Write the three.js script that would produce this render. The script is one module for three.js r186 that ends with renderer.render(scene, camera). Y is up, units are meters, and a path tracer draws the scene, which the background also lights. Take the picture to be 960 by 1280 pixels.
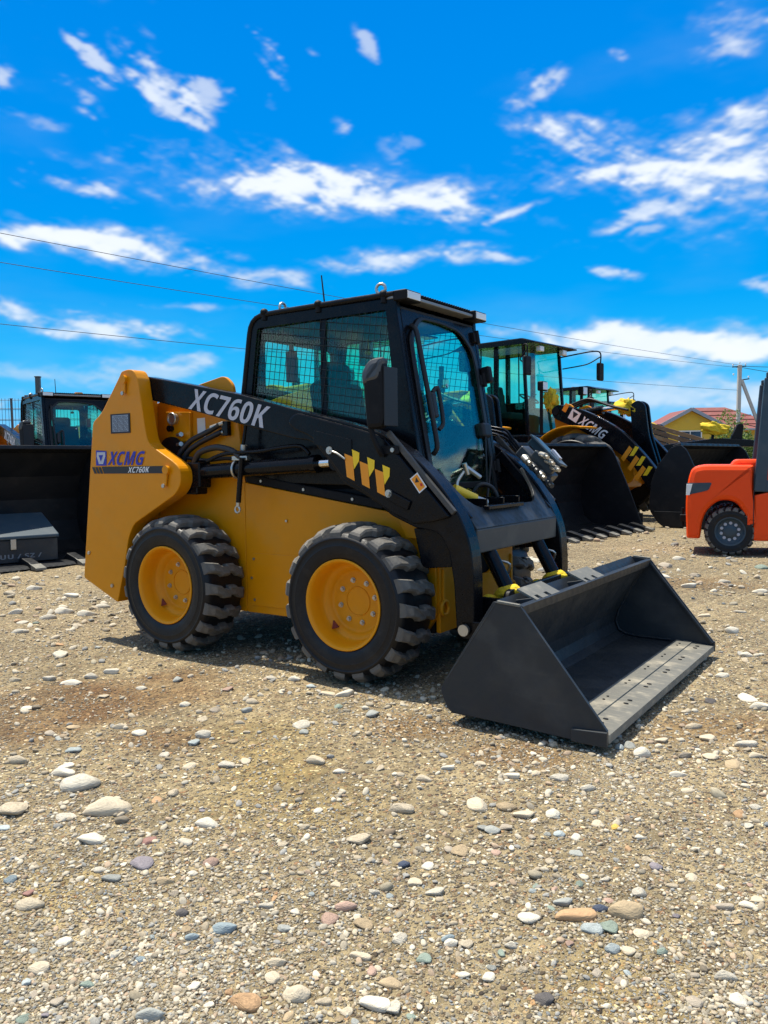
import * as THREE from 'three';
import { RoundedBoxGeometry } from 'three/addons/geometries/RoundedBoxGeometry.js';
import { mergeGeometries } from 'three/addons/utils/BufferGeometryUtils.js';
import { FontLoader } from 'three/addons/loaders/FontLoader.js';

// ---------------------------------------------------------------- camera
const scene = new THREE.Scene();
const F_PX = 1013.2287, PITCH = 0.0626, ROLL = -0.0119, EYE = 1.1369;      // focal length in photo pixels (960 x 1280)
const camera = new THREE.PerspectiveCamera(2 * Math.atan(640 / F_PX) * 180 / Math.PI, 0.75, 0.05, 9000);
camera.position.set(0, EYE, 0);
camera.rotation.order = 'YXZ';
camera.rotation.set(-PITCH, 0, ROLL);
camera.updateMatrixWorld();

const V = (x, y, z) => new THREE.Vector3(x, y, z);
const camX = V(1, 0, 0).applyQuaternion(camera.quaternion), camY = V(0, 1, 0).applyQuaternion(camera.quaternion), camZ = V(0, 0, -1).applyQuaternion(camera.quaternion);
const ray = (px, py) => camZ.clone().addScaledVector(camX, (px - 480) / F_PX).addScaledVector(camY, (640 - py) / F_PX);
const groundAt = (px, py, h = 0) => { const r = ray(px, py); return camera.position.clone().addScaledVector(r, (h - EYE) / r.y); };
const farAt = (px, py, d) => camera.position.clone().addScaledVector(ray(px, py), d);

// seeded random numbers and noise
function rng(seed) { let s = seed >>> 0; return () => { s = (s + 0x6d2b79f5) | 0; let t = Math.imul(s ^ (s >>> 15), 1 | s); t = (t + Math.imul(t ^ (t >>> 7), 61 | t)) ^ t; return ((t ^ (t >>> 14)) >>> 0) / 4294967296; }; }
const sm = (a, b, x) => { const t = Math.min(1, Math.max(0, (x - a) / (b - a))); return t * t * (3 - 2 * t); };
const mix = (a, b, t) => a + (b - a) * t;
function tileNoise(n, cells, octaves, seed) {                 // tileable fractal noise, values about 0..1
  const out = new Float32Array(n * n), R = rng(seed);
  let amp = 1, tot = 0;
  for (let o = 0; o < octaves; o++, cells *= 2, amp *= 0.52) {
    if (cells > n) break;
    const g = new Float32Array(cells * cells).map(() => R());
    tot += amp;
    for (let y = 0; y < n; y++) {
      const fy = y * cells / n, iy = fy | 0, ty = fy - iy, sy = ty * ty * (3 - 2 * ty), r0 = iy * cells, r1 = ((iy + 1) % cells) * cells;
      for (let x = 0; x < n; x++) {
        const fx = x * cells / n, ix = fx | 0, tx = fx - ix, sx = tx * tx * (3 - 2 * tx), jx = (ix + 1) % cells;
        out[y * n + x] += amp * mix(mix(g[r0 + ix], g[r0 + jx], sx), mix(g[r1 + ix], g[r1 + jx], sx), sy);
      }
    }
  }
  for (let i = 0; i < out.length; i++) out[i] /= tot;
  return out;
}
const NT = 512, noiseA = tileNoise(NT, 4, 7, 11), noiseB = tileNoise(NT, 4, 7, 23);
function nz(a, x, y) {                                        // bilinear, period 1
  x = (x - Math.floor(x)) * NT; y = (y - Math.floor(y)) * NT;
  const ix = x | 0, iy = y | 0, tx = x - ix, ty = y - iy, jx = (ix + 1) % NT, jy = (iy + 1) % NT;
  return mix(mix(a[(iy % NT) * NT + ix % NT], a[(iy % NT) * NT + jx], tx), mix(a[jy * NT + ix % NT], a[jy * NT + jx], tx), ty);
}

// ---------------------------------------------------------------- sky: blue summer air with torn white wisps
function skyTexture() {
  const W = 2048, H = 2048, data = new Float32Array(W * H * 4);
  const D = 180 / Math.PI, dirOf = (px, py) => { const r = ray(px, py).normalize(); return [Math.atan2(r.x, -r.z) * D, Math.asin(r.y) * D]; };
  // clouds seen in the photograph: pixel centre, half width, half height, slope, strength, raggedness
  const seen = [
    [390, 238, 205, 34, 0.13, 1.15, 0.8], [330, 222, 120, 20, 0.1, 0.7, 1], [470, 250, 110, 20, 0.02, 0.8, .8], [640, 268, 45, 7, -0.28, 0.9, 1], [560, 272, 60, 8, -.05, .5, 1],
    [120, 300, 165, 22, 0.09, 1.1, 0.8], [60, 292, 90, 20, 0.03, 0.7, 0.9], [180, 322, 90, 8, 0.15, 0.55, 1],
    [115, 68, 28, 20, 0.6, .85, 1.5], [100, 110, 28, 12, 0.5, 0.7, 1], [205, 112, 46, 30, 0.55, 0.78, 1.5], [250, 118, 36, 20, 0.2, 0.7, 1.4], [190, 90, 18, 30, 0.9, .5, 1],
    [36, 204, 22, 18, 0.3, 1.0, 1], [112, 215, 52, 20, 0.25, 0.85, 1], [5, 86, 16, 20, 0, 0.8, 1], [40, 140, 50, 8, 0.1, 0.4, 1], [110, 137, 14, 6, .3, .7, 1],
    [332, 64, 16, 18, 0.8, 0.75, 1.4], [330, 125, 14, 14, 0.2, 0.75, 1], [465, 50, 12, 26, 0.5, 0.7, 1], [426, 155, 12, 12, 0, 0.8, 1], [393, 67, 10, 6, .4, .5, 1],
    [660, 108, 34, 26, -0.2, 0.85, 1], [775, 75, 14, 7, 0.4, 0.75, 1], [735, 195, 78, 42, 0.42, 0.95, 0.9], [810, 215, 130, 26, 0.05, 1.1, 0.7], [905, 190, 100, 44, -0.1, 1.2, 0.7], [880, 222, 110, 26, 0, 1.0, 0.7],
    [920, 40, 60, 32, -0.15, 0.75, 0.9], [500, 330, 90, 14, -0.08, 0.85, 0.9], [590, 328, 60, 10, 0.05, 0.6, 1], [830, 272, 80, 12, -0.12, 0.75, 1], [790, 295, 40, 6, 0, .5, 1], [750, 355, 42, 12, 0.15, 0.8, 1],
    [945, 352, 40, 20, 0.2, 0.7, 1], [820, 428, 210, 20, 0.06, 1.25, 0.45], [930, 430, 120, 18, 0, 1.1, 0.45], [700, 420, 90, 10, .06, .8, .6], [830, 478, 170, 24, 0.02, 0.62, 0.5], [940, 480, 90, 26, 0, .6, .5], [620, 478, 60, 22, 0, .55, .6],
    [130, 412, 150, 18, 0.1, 0.85, 0.9], [40, 400, 70, 20, 0.1, 0.8, 0.9], [230, 420, 60, 10, .1, .6, 1], [310, 350, 70, 14, 0.12, 0.7, 0.9], [240, 385, 70, 5, 0.02, 0.5, 1], [110, 390, 30, 6, 0, .6, 1],
    [60, 470, 130, 12, 0.05, 0.45, 0.6], [210, 470, 80, 20, 0.05, 0.5, 0.7], [240, 455, 40, 14, 0, .5, .8], [620, 330, 40, 8, 0, .4, 1], [500, 180, 24, 20, .3, .3, 1],
  ];
  const list = seen.map(([x, y, hw, hh, sl, st, rg]) => { const [a, e] = dirOf(x, y), k = Math.cos(Math.atan((x - 480) / F_PX)); return { a, e, hw: hw / F_PX * D * k * k, hh: hh / F_PX * D, sl: -sl, st, rg }; });
  const R = rng(77);
  for (let i = 0; i < 330; i++) {                            // the same kind of sky goes on round the horizon and overhead
    const a = R() * 360 - 180, e = 2 + Math.pow(R(), 1.3) * 70, x = R();
    if (Math.abs(a) < 32 && e < 36) continue;
    const s = 0.8 + e * 0.03;
    list.push({ a, e, hw: (3 + x * 10) * s, hh: (0.8 + R() * 1.6) * s, sl: (R() - 0.5) * 0.35, st: 0.5 + R() * 0.6, rg: 0.8 });
  }
  const cover = new Float32Array(W * H);
  for (const c of list) {
    const ext = 2.0, j0 = Math.max(0, Math.floor(((c.e - c.hh * ext - Math.abs(c.sl) * c.hw * ext) / 180 + 0.5) * H)), j1 = Math.min(H - 1, Math.ceil(((c.e + c.hh * ext + Math.abs(c.sl) * c.hw * ext) / 180 + 0.5) * H));
    for (let j = j0; j <= j1; j++) {
      const e = ((j + 0.5) / H - 0.5) * 180, cosE = Math.max(0.15, Math.cos(e / D)), wd = c.hw * ext / cosE;
      const i0 = Math.floor((c.a - 90 - wd) / 360 * W + W / 2), i1 = Math.ceil((c.a - 90 + wd) / 360 * W + W / 2);
      for (let i = i0; i <= i1; i++) {
        const a = ((i + 0.5) / W - 0.5) * 360 + 90, da = (a - c.a) * cosE;
        const w1 = nz(noiseA, a * 0.011 + 3.3, e * 0.023) - 0.5, w2 = nz(noiseB, a * 0.013, e * 0.027 + 7.7) - 0.5;
        const v1 = nz(noiseB, a * 0.05 + .6, e * 0.07 + 1.3) - 0.5, v2 = nz(noiseA, a * 0.05 + .1, e * 0.07 + 2.9) - 0.5;
        const x = (da + w1 * 3.4 + v1 * 1.6) / c.hw / (c.hw > 3.5 ? 1.3 : 1.02), y = (e - c.e - c.sl * da + (w2 * 2.4 + v2 * 1.8) * Math.min(1, c.hh / 1.4 + .25)) / c.hh / (c.hw > 3.5 ? 1.24 : 1.0);
        const r2 = x * x + y * y;
        if (r2 > 1.6) continue;
        const es = e - c.sl * da, aw = a + w1 * 5 + v1 * 2.2, ew = es + w2 * 3 + v2 * 1.5;
        const f1 = nz(noiseA, aw * 0.030, ew * 0.120), f2 = nz(noiseB, aw * 0.085, ew * 0.30 + 0.37), f3 = nz(noiseA, a * .34 + .2 + v2, e * .55 + .7 + v1);
        const f = (f1 * 0.36 + f2 * 0.34 + f3 * .30 - 0.5) / 0.075, small = sm(3.2, 1.2, c.hw);
        const body = 1 - Math.sqrt(r2 / 1.5);
        let d = body * (1.0 + .3 * (1 - Math.min(1, c.rg))) - 0.16 - .13 * small + f * (0.30 + .20 * small) * c.rg;
        d = (0.52 * sm(0, 1.25, d) + 0.48 * sm(0.3, 0.88, d)) * c.st * (1 - .22 * small) * sm(1.6, 0.6, r2);
        const k = j * W + ((i % W) + W) % W;
        cover[k] = 1 - (1 - cover[k]) * (1 - Math.min(0.93, d));
      }
    }
  }
  const stops = [[-90, [.30, .30, .28]], [-3, [.32, .42, .52]], [0, [.36, .66, .92]], [2.5, [.16, .56, .95]], [6, [.02, .47, .93]], [11, [.0, .345, .87]], [18, [.0, .275, .83]], [28, [.0, .232, .77]], [50, [.0, .19, .64]], [90, [.0, .14, .50]]];
  for (let j = 0; j < H; j++) {
    const e = ((j + 0.5) / H - 0.5) * 180;
    let s = 0; while (s < stops.length - 2 && e > stops[s + 1][0]) s++;
    const t = Math.min(1, Math.max(0, (e - stops[s][0]) / (stops[s + 1][0] - stops[s][0]))), A = stops[s][1], B = stops[s + 1][1];
    for (let i = 0; i < W; i++) {
      const a = ((i + 0.5) / W - 0.5) * 360 + 90, k = j * W + i, o = k * 4;
      let c = cover[k];
      if (e > 0) { const v = nz(noiseA, a * 0.0055, e * 0.02 + .2) * .6 + nz(noiseB, a * 0.022, e * 0.075) * .4; c = 1 - (1 - c) * (1 - sm(0.52, 0.8, v) * 0.09); }   // thin veil
      const bright = 0.74 + 0.19 * sm(0.25, 0.9, c), cl = [0.93 * bright, 0.985 * bright, 1.05 * bright];
      for (let q = 0; q < 3; q++) data[o + q] = mix(mix(A[q], B[q], t), cl[q], c) * 0.76;
      data[o + 3] = 1;
    }
  }
  const t = new THREE.DataTexture(data, W, H, THREE.RGBAFormat, THREE.FloatType);
  t.mapping = THREE.EquirectangularReflectionMapping; t.magFilter = t.minFilter = THREE.LinearFilter; t.wrapS = THREE.RepeatWrapping; t.needsUpdate = true;
  return t;
}
const sky = skyTexture();
scene.background = sky; scene.environment = sky;

// ---------------------------------------------------------------- skid steer pose, then the sun (its shadows fall forward and almost straight down)
const YAW = 0.5973, POSE = V(0.206, 0, -4.6865);
const fwd = V(Math.cos(YAW), 0, Math.sin(YAW)), lat = V(-Math.sin(YAW), 0, Math.cos(YAW));
const sunDir = V(0, 1, 0).addScaledVector(fwd, -0.35).addScaledVector(lat, -0.05).normalize();
const sun = new THREE.DirectionalLight(new THREE.Color().setRGB(1, 0.94, 0.82), 5.0);
sun.position.copy(sunDir).multiplyScalar(80).add(V(0, 0, -12)); sun.target.position.set(0, 0, -12);
sun.castShadow = true; sun.shadow.radius = 1; sun.shadow.mapSize.set(4096, 4096);
Object.assign(sun.shadow.camera, { left: -45, right: 45, top: 45, bottom: -45, near: 1, far: 220 });
scene.add(sun, sun.target);

const renderer = new THREE.WebGLRenderer({ antialias: true });
renderer.toneMapping = THREE.LinearToneMapping;
renderer.toneMappingExposure = 1.45;
renderer.shadowMap.enabled = true;

// ---------------------------------------------------------------- helpers
const font = await new FontLoader().loadAsync('fonts/droid/droid_sans_bold.typeface.json');
const taken = new Map();
function numbered(n) { const k = taken.get(n) ?? 0; taken.set(n, k + 1); return k ? `${n}_${String(k).padStart(3, '0')}` : n; }
function uvMetres(g) {                                         // box mapping in metres
  g = g.index ? g.toNonIndexed() : g;
  const p = g.attributes.position, uv = new Float32Array(p.count * 2), a = V(), b = V(), c = V(), n = V();
  for (let i = 0; i < p.count; i += 3) {
    a.fromBufferAttribute(p, i); b.fromBufferAttribute(p, i + 1); c.fromBufferAttribute(p, i + 2);
    n.crossVectors(b.clone().sub(a), c.clone().sub(a));
    const ax = Math.abs(n.x), ay = Math.abs(n.y), az = Math.abs(n.z), P = [a, b, c];
    for (let k = 0; k < 3; k++) { const q = P[k]; uv.set(az >= ax && az >= ay ? [q.x, q.y] : ax >= ay ? [q.z, q.y] : [q.x, q.z], (i + k) * 2); }
  }
  g.setAttribute('uv', new THREE.BufferAttribute(uv, 2));
  return g;
}
function mesh(name, geo, mat, parent, keepUV) {
  if (Array.isArray(geo)) geo = merge(geo);
  if (!keepUV) geo = uvMetres(geo);
  const m = new THREE.Mesh(geo, mat); m.name = name; m.castShadow = m.receiveShadow = true;
  if (parent) parent.add(m);
  return m;
}
function group(name, parent) { const g = new THREE.Group(); g.name = name; if (parent) parent.add(g); return g; }
function thing(o, label, category, grp) { o.name = numbered(o.name); o.userData.label = label; o.userData.category = category; if (grp) o.userData.group = grp; scene.add(o); return o; }
function merge(list) {
  return mergeGeometries(list.map((g) => { g = g.index ? g.toNonIndexed() : g.clone(); for (const k of Object.keys(g.attributes)) if (!['position', 'normal', 'uv'].includes(k)) g.deleteAttribute(k); return g; }));
}
function roundPoly(pts, r) {
  const n = pts.length, s = [];
  for (let i = 0; i < n; i++) {
    const p = pts[i], a = pts[(i + n - 1) % n], b = pts[(i + 1) % n], rr = p[2] ?? r;
    const da = Math.hypot(a[0] - p[0], a[1] - p[1]), db = Math.hypot(b[0] - p[0], b[1] - p[1]), t = Math.min(rr, da * 0.45, db * 0.45);
    if (!(t > 1e-4)) { s.push(new THREE.Vector2(p[0], p[1])); continue; }
    const p0 = [p[0] + (a[0] - p[0]) / da * t, p[1] + (a[1] - p[1]) / da * t], p1 = [p[0] + (b[0] - p[0]) / db * t, p[1] + (b[1] - p[1]) / db * t];
    for (let k = 0; k <= 4; k++) { const u = k / 4; s.push(new THREE.Vector2((1 - u) ** 2 * p0[0] + 2 * u * (1 - u) * p[0] + u * u * p1[0], (1 - u) ** 2 * p0[1] + 2 * u * (1 - u) * p[1] + u * u * p1[1])); }
  }
  return s;
}
function plate(pts, z0, z1, bev = 0.004, r = 0, holes = [], hr = r) {
  const sh = new THREE.Shape(roundPoly(pts, r));
  for (const h of holes) sh.holes.push(new THREE.Path(roundPoly(h, hr)));
  const b = Math.min(bev, (z1 - z0) * 0.45);
  const g = new THREE.ExtrudeGeometry(sh, { depth: Math.max(1e-4, z1 - z0 - 2 * b), bevelEnabled: b > 0, bevelThickness: b, bevelSize: b, bevelOffset: -b, bevelSegments: 2, curveSegments: 8 });
  g.translate(0, 0, z0 + b);
  return g;
}
const plateX = (pts, x0, x1, ...o) => plate(pts, -x1, -x0, ...o).rotateY(-Math.PI / 2);                                        // outline in (z, y)
const plateY = (pts, y0, y1, ...o) => plate(pts.map(([x, z, r]) => [x, -z, r]), y0, y1, ...o).rotateX(-Math.PI / 2);           // outline in (x, z)
const box = (x0, x1, y0, y1, z0, z1, r = 0.005) => new RoundedBoxGeometry(x1 - x0, y1 - y0, z1 - z0, 2, Math.min(r, (x1 - x0) / 2.1, (y1 - y0) / 2.1, (z1 - z0) / 2.1)).translate((x0 + x1) / 2, (y0 + y1) / 2, (z0 + z1) / 2);
function cyl(p, q, r0, r1 = r0, seg = 18) {
  p = V(...p); q = V(...q); const d = q.clone().sub(p), L = d.length();
  const g = new THREE.CylinderGeometry(r1, r0, L, seg);
  g.applyQuaternion(new THREE.Quaternion().setFromUnitVectors(V(0, 1, 0), d.normalize())); g.translate((p.x + q.x) / 2, (p.y + q.y) / 2, (p.z + q.z) / 2);
  return g;
}
function bar(p, q, w, h, r = 0.004, side = V(0, 0, 1)) {       // rectangular bar from p to q, w along `side`
  p = V(...p); q = V(...q); const d = q.clone().sub(p), L = d.length(); d.normalize();
  const zz = side.clone().addScaledVector(d, -side.dot(d)).normalize(), yy = zz.clone().cross(d);
  const g = new RoundedBoxGeometry(L, h, w, 2, Math.min(r, w / 2.1, h / 2.1));
  g.applyMatrix4(new THREE.Matrix4().makeBasis(d, yy, zz)); g.translate((p.x + q.x) / 2, (p.y + q.y) / 2, (p.z + q.z) / 2);
  return g;
}
const tube = (pts, r, seg = 24, rad = 8, closed = false) => new THREE.TubeGeometry(new THREE.CatmullRomCurve3(pts.map((p) => V(...p)), closed, 'catmullrom', 0.4), seg, r, rad, closed);
const lathe = (pts, seg = 48) => new THREE.LatheGeometry(pts.map(([r, t]) => new THREE.Vector2(r, t)), seg).rotateX(Math.PI / 2);       // axis along z
const hexBolt = (x, y, z, r = 0.011, h = 0.009) => new THREE.CylinderGeometry(r, r, h, 6).rotateX(Math.PI / 2).translate(x, y, z + h / 2);
function textFlat(str, p00, p10, p01, z, back = false) {       // lettering stretched over a parallelogram in an x,y plane
  const g = new THREE.ShapeGeometry(font.generateShapes(str, 1), 6); g.computeBoundingBox();
  const b = g.boundingBox, p = g.attributes.position;
  for (let i = 0; i < p.count; i++) {
    let u = (p.getX(i) - b.min.x) / (b.max.x - b.min.x); const v = (p.getY(i) - b.min.y) / (b.max.y - b.min.y);
    p.setXYZ(i, p00[0] + u * (p10[0] - p00[0]) + v * (p01[0] - p00[0]), p00[1] + u * (p10[1] - p00[1]) + v * (p01[1] - p00[1]), z);
  }
  g.computeVertexNormals();
  return g;
}
const flat = (pts, z) => { const g = new THREE.ShapeGeometry(new THREE.Shape(pts.map((p) => new THREE.Vector2(p[0], p[1])))); g.translate(0, 0, z); return g; };
// photo pixel -> (x, y) on the skid steer's lateral plane z
function mp(px, py, z) {
  const o = camera.position.clone().sub(POSE), r = ray(px, py), t = (z - o.dot(lat)) / r.dot(lat), q = o.addScaledVector(r, t);
  return [q.dot(fwd), q.y];
}

// ---------------------------------------------------------------- textures and materials
const lin = (r, g, b) => new THREE.Color().setRGB(r, g, b);
function dataTex(n, fn, repeat = 1, srgb = false) {
  const d = new Uint8Array(n * n * 4);
  for (let y = 0; y < n; y++) for (let x = 0; x < n; x++) { const v = fn(x / n, y / n, x, y), o = (y * n + x) * 4; d[o] = v[0] * 255; d[o + 1] = v[1] * 255; d[o + 2] = v[2] * 255; d[o + 3] = 255; }
  const t = new THREE.DataTexture(d, n, n); t.wrapS = t.wrapT = THREE.RepeatWrapping; t.magFilter = THREE.LinearFilter; t.minFilter = THREE.LinearMipmapLinearFilter; t.repeat.set(repeat, repeat);
  if (srgb) t.colorSpace = THREE.SRGBColorSpace;
  t.needsUpdate = true; return t;
}
const cl = (v) => Math.min(1, Math.max(0, v));
// dusty paint: `base` and dust colour in linear light, dust in grains and rubbed patches
const toS = (v) => (v <= 0.0031308 ? v * 12.92 : 1.055 * Math.pow(v, 1 / 2.4) - 0.055);
function dusty(base, dust, amount, seed, rep = 0.9) {
  const R = rng(seed), gr = new Float32Array(512 * 512).map(() => R());
  return dataTex(512, (u, v, x, y) => {
    const pat = sm(0.5, 0.72, nz(noiseA, u * 2 + seed * .13, v * 2)) * (0.4 + 0.6 * nz(noiseB, u * 8, v * 8)), sp = gr[y * 512 + x] > 0.985 ? 0.35 : 0;
    const strk = sm(0.62, 0.8, nz(noiseB, u * 1 + seed * .31, v * 14)) * 0.4;
    const k = cl(amount * (pat * 1.2 + sp + strk + (nz(noiseB, u * 4, v * 4 + .3) - .5) * .5));
    const tone = 0.94 + 0.12 * nz(noiseA, u * 3, v * 3 + .5);
    return base.map((b, i) => cl(toS(mix(b * tone, dust[i], k))));
  }, rep, true);
}
const DUST = [0.30, 0.25, 0.18];
const roughTex = (lo, hi, seed, rep = 1.3) => dataTex(512, (u, v) => { const k = mix(lo, hi, sm(0.3, 0.75, nz(noiseA, u * 3 + seed * .37, v * 3) * .6 + nz(noiseB, u * 12, v * 12) * .4)); return [k, k, k]; }, rep);
const grainBump = dataTex(512, (u, v) => { const k = nz(noiseA, u * 9, v * 9) * .5 + nz(noiseB, u * 21, v * 21) * .5; return [k, k, k]; }, 2);
const P = (o) => new THREE.MeshPhysicalMaterial(o);
const S = (o) => new THREE.MeshStandardMaterial(o);
const M = {
  yellow: P({ map: dusty([0.68, 0.250, 0.0001], [.42, .25, .06], 0.14, 3), roughnessMap: roughTex(.30, .50, 1), roughness: 1, specularIntensity: .45, clearcoat: 0.10, clearcoatRoughness: 0.25 }),
  rimYellow: P({ map: dusty([0.72, 0.28, 0.001], [.42, .28, .10], 0.18, 5), roughness: 0.5, specularIntensity: .5, clearcoat: 0.05, clearcoatRoughness: .4 }),
  black: P({ map: dusty([0.0042, 0.0045, 0.0062], [.10, .09, .08], 0.045, 7), roughnessMap: roughTex(.16, .38, 2), roughness: 1, specularIntensity: .30, clearcoat: 0.06, clearcoatRoughness: 0.10 }),
  blackMatt: P({ specularIntensity: .4, map: dusty([0.007, 0.007, 0.008], [.14, .12, .10], 0.06, 9), roughness: 0.62 }),
  bucket: P({ map: dusty([0.026, 0.0295, 0.0325], [.17, .16, .14], 0.14, 13, .6), roughnessMap: roughTex(.35, .62, 3), roughness: 1, specularIntensity: .6 }),
  loaderBucket: P({ map: dusty([0.010, 0.011, 0.0125], [.13, .12, .10], 0.07, 45, .6), roughnessMap: roughTex(.35, .62, 3), roughness: 1, specularIntensity: .45 }),
  steel: S({ map: dusty([0.15, 0.145, 0.122], [.36, .32, .24], 0.8, 15, 1.2), roughness: 0.6, metalness: 0.2, bumpMap: grainBump, bumpScale: 0.0015 }),
  beam: S({ map: dusty([.052, .049, .044], DUST, .12, 29), roughness: .5 }),
  castGrey: S({ map: dusty([.07, .075, .08], DUST, .15, 37), metalness: .4, roughness: .4 }),
  chrome: S({ color: lin(.72, .72, .72), metalness: 1, roughness: 0.14 }),
  zinc: S({ color: lin(.50, .48, .43), metalness: 0.9, roughness: 0.38 }),
  greyMetal: S({ map: dusty([.24, .24, .235], DUST, .3, 17), metalness: .3, roughness: .45 }),
  rubber: P({ specularIntensity: .6, map: dusty([0.006, 0.0063, 0.008], [.10, .09, .075], 0.10, 19, 1.6), roughness: 0.42, bumpMap: grainBump, bumpScale: 0.0012 }),
  lug: S({ map: dusty([0.11, 0.102, 0.088], [.28, .25, .20], 0.32, 21, 2.2), roughness: 0.75, bumpMap: grainBump, bumpScale: 0.0016 }),
  hose: S({ color: lin(.012, .012, .013), roughness: 0.5 }),
  gasket: S({ color: lin(.006, .006, .007), roughness: 0.55 }),
  glass: P({ color: lin(.68, .995, .89), transmission: 1, thickness: 0, roughness: 0.01, ior: 1.5 }),
  glassDark: P({ color: lin(.66, .995, .88), transmission: 1, thickness: 0, roughness: 0.02, ior: 1.5 }),
  grille: S({ color: lin(.008, .008, .009), roughness: 0.5 }),
  lens: P({ color: lin(.78, .78, .74), roughness: 0.2, clearcoat: 1, clearcoatRoughness: 0.05 }),
  mirror: S({ color: lin(.85, .87, .9), metalness: 1, roughness: 0.02 }),
  white: S({ color: lin(.74, .74, .72), roughness: 0.5 }),
  greyPrint: S({ color: lin(.48, .48, .52), roughness: 0.5 }),
  bluePrint: S({ color: lin(.012, .025, .36), roughness: 0.45 }),
  darkPrint: S({ color: lin(.012, .010, .012), roughness: 0.45 }),
  orangePrint: S({ color: lin(.86, .30, .006), roughness: 0.45 }),
  yellowPrint: S({ color: lin(.92, .60, .008), roughness: 0.45 }),
  foam: S({ map: dusty([.66, .47, .012], [.36, .22, .04], .7, 23, 3), roughness: 0.85, bumpMap: grainBump, bumpScale: 0.006 }),
  yellowCap: S({ color: lin(.85, .55, .03), roughness: 0.5 }),
  red: S({ color: lin(.55, .02, .015), roughness: 0.45 }),
  faintPrint: S({ color: lin(.16, .17, .18), roughness: .6 }),
  valveRed: S({ color: lin(.16, .02, .012), roughness: .6 }),
  seat: S({ color: lin(.02, .021, .023), roughness: 0.8, bumpMap: grainBump, bumpScale: 0.002 }),
  orange: P({ map: dusty([.84, .062, .0006], [.7, .16, .02], 0.05, 25), roughness: 0.42, specularIntensity: .5, clearcoat: 0.12, clearcoatRoughness: 0.2 }),
  slate: P({ map: dusty([.018, .042, .062], [.2, .18, .15], 0.10, 27), roughness: 0.5, clearcoat: .15 }),
};

// ================================================================ ground: sandy river gravel
const TILE = 2.6;
function gravelTextures() {
  const n = 2048, cv = document.createElement('canvas'); cv.width = cv.height = n;
  const cb = document.createElement('canvas'); cb.width = cb.height = n;
  const c = cv.getContext('2d'), b = cb.getContext('2d'), R = rng(5);
  const id = c.createImageData(n, n), ib = b.createImageData(n, n);
  for (let y = 0; y < n; y++) for (let x = 0; x < n; x++) {
    const u = x / n, v = y / n, o = (y * n + x) * 4;
    const a = nz(noiseA, u * 3, v * 3), f = nz(noiseB, u * 17, v * 17), s = R();
    const t = cl(0.5 + (a - 0.5) * 0.9 + (f - 0.5) * 0.9 + (s - 0.5) * 0.5);
    id.data[o] = mix(94, 166, t); id.data[o + 1] = mix(84, 151, t); id.data[o + 2] = mix(62, 116, t); id.data[o + 3] = 255;
    const h = cl(0.22 + (f - 0.5) * 0.5 + (s - 0.5) * 0.22) * 255; ib.data[o] = ib.data[o + 1] = ib.data[o + 2] = h; ib.data[o + 3] = 255;
  }
  c.putImageData(id, 0, 0); b.putImageData(ib, 0, 0);
  const pal = [[150, 134, 102], [134, 118, 90], [168, 152, 120], [110, 96, 74], [128, 118, 96], [186, 174, 144], [92, 80, 64], [140, 114, 84], [116, 110, 100], [200, 190, 164], [128, 100, 74], [74, 64, 52]];
  for (let i = 0; i < 95000; i++) {                           // grains of a few millimetres
    const x = R() * n, y = R() * n, r = 0.9 + Math.pow(R(), 4) * 7.0, e = 0.55 + R() * 0.45, a = R() * 3.14, k = pal[(R() * pal.length) | 0], j = 0.66 + R() * 0.56;
    const g = 90 + Math.min(140, r * 18) + R() * 25;
    for (const dx of [0, x < 12 ? n : x > n - 12 ? -n : null]) for (const dy of [0, y < 12 ? n : y > n - 12 ? -n : null]) {
      if (dx === null || dy === null) continue;
      c.fillStyle = `rgb(${k[0] * j | 0},${k[1] * j | 0},${k[2] * j | 0})`; c.beginPath(); c.ellipse(x + dx, y + dy, r, r * e, a, 0, 6.2832); c.fill();
      b.fillStyle = `rgb(${g * .72 | 0},${g * .72 | 0},${g * .72 | 0})`; b.beginPath(); b.ellipse(x + dx, y + dy, r, r * e, a, 0, 6.2832); b.fill();
      b.fillStyle = `rgb(${g | 0},${g | 0},${g | 0})`; b.beginPath(); b.ellipse(x + dx, y + dy, r * .62, r * e * .62, a, 0, 6.2832); b.fill();
    }
  }
  const mk = (k, s) => { const t = new THREE.CanvasTexture(k); t.wrapS = t.wrapT = THREE.RepeatWrapping; if (s) t.colorSpace = THREE.SRGBColorSpace; return t; };
  return [mk(cv, true), mk(cb, false)];
}
const [gravelMap, gravelBump] = gravelTextures();
const bucketClear = (x, z) => { const dx = x - POSE.x, dz = z - POSE.z, u = dx * fwd.x + dz * fwd.z, w = dx * lat.x + dz * lat.z; return sm(1.95, 1.55, u) * sm(.55, .8, u) * sm(1.35, 1.05, Math.abs(w)); };
const heightAt = (x, z) => {
  const d = Math.hypot(x, z);
  const h = (nz(noiseA, x * 0.045, z * 0.045) - 0.5) * 0.09 * sm(2, 9, d) + (nz(noiseB, x * 0.31, z * 0.31 + .4) - 0.5) * 0.034 + (nz(noiseA, x * 1.7, z * 1.7) - 0.5) * 0.016;
  const k = sm(4.2, 2.6, Math.hypot(x + .2, z + 4.6));        // level where the machine stands
  return mix(h, h * 0.35 - 0.004, k) - 0.022 * bucketClear(x, z);
};
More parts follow.
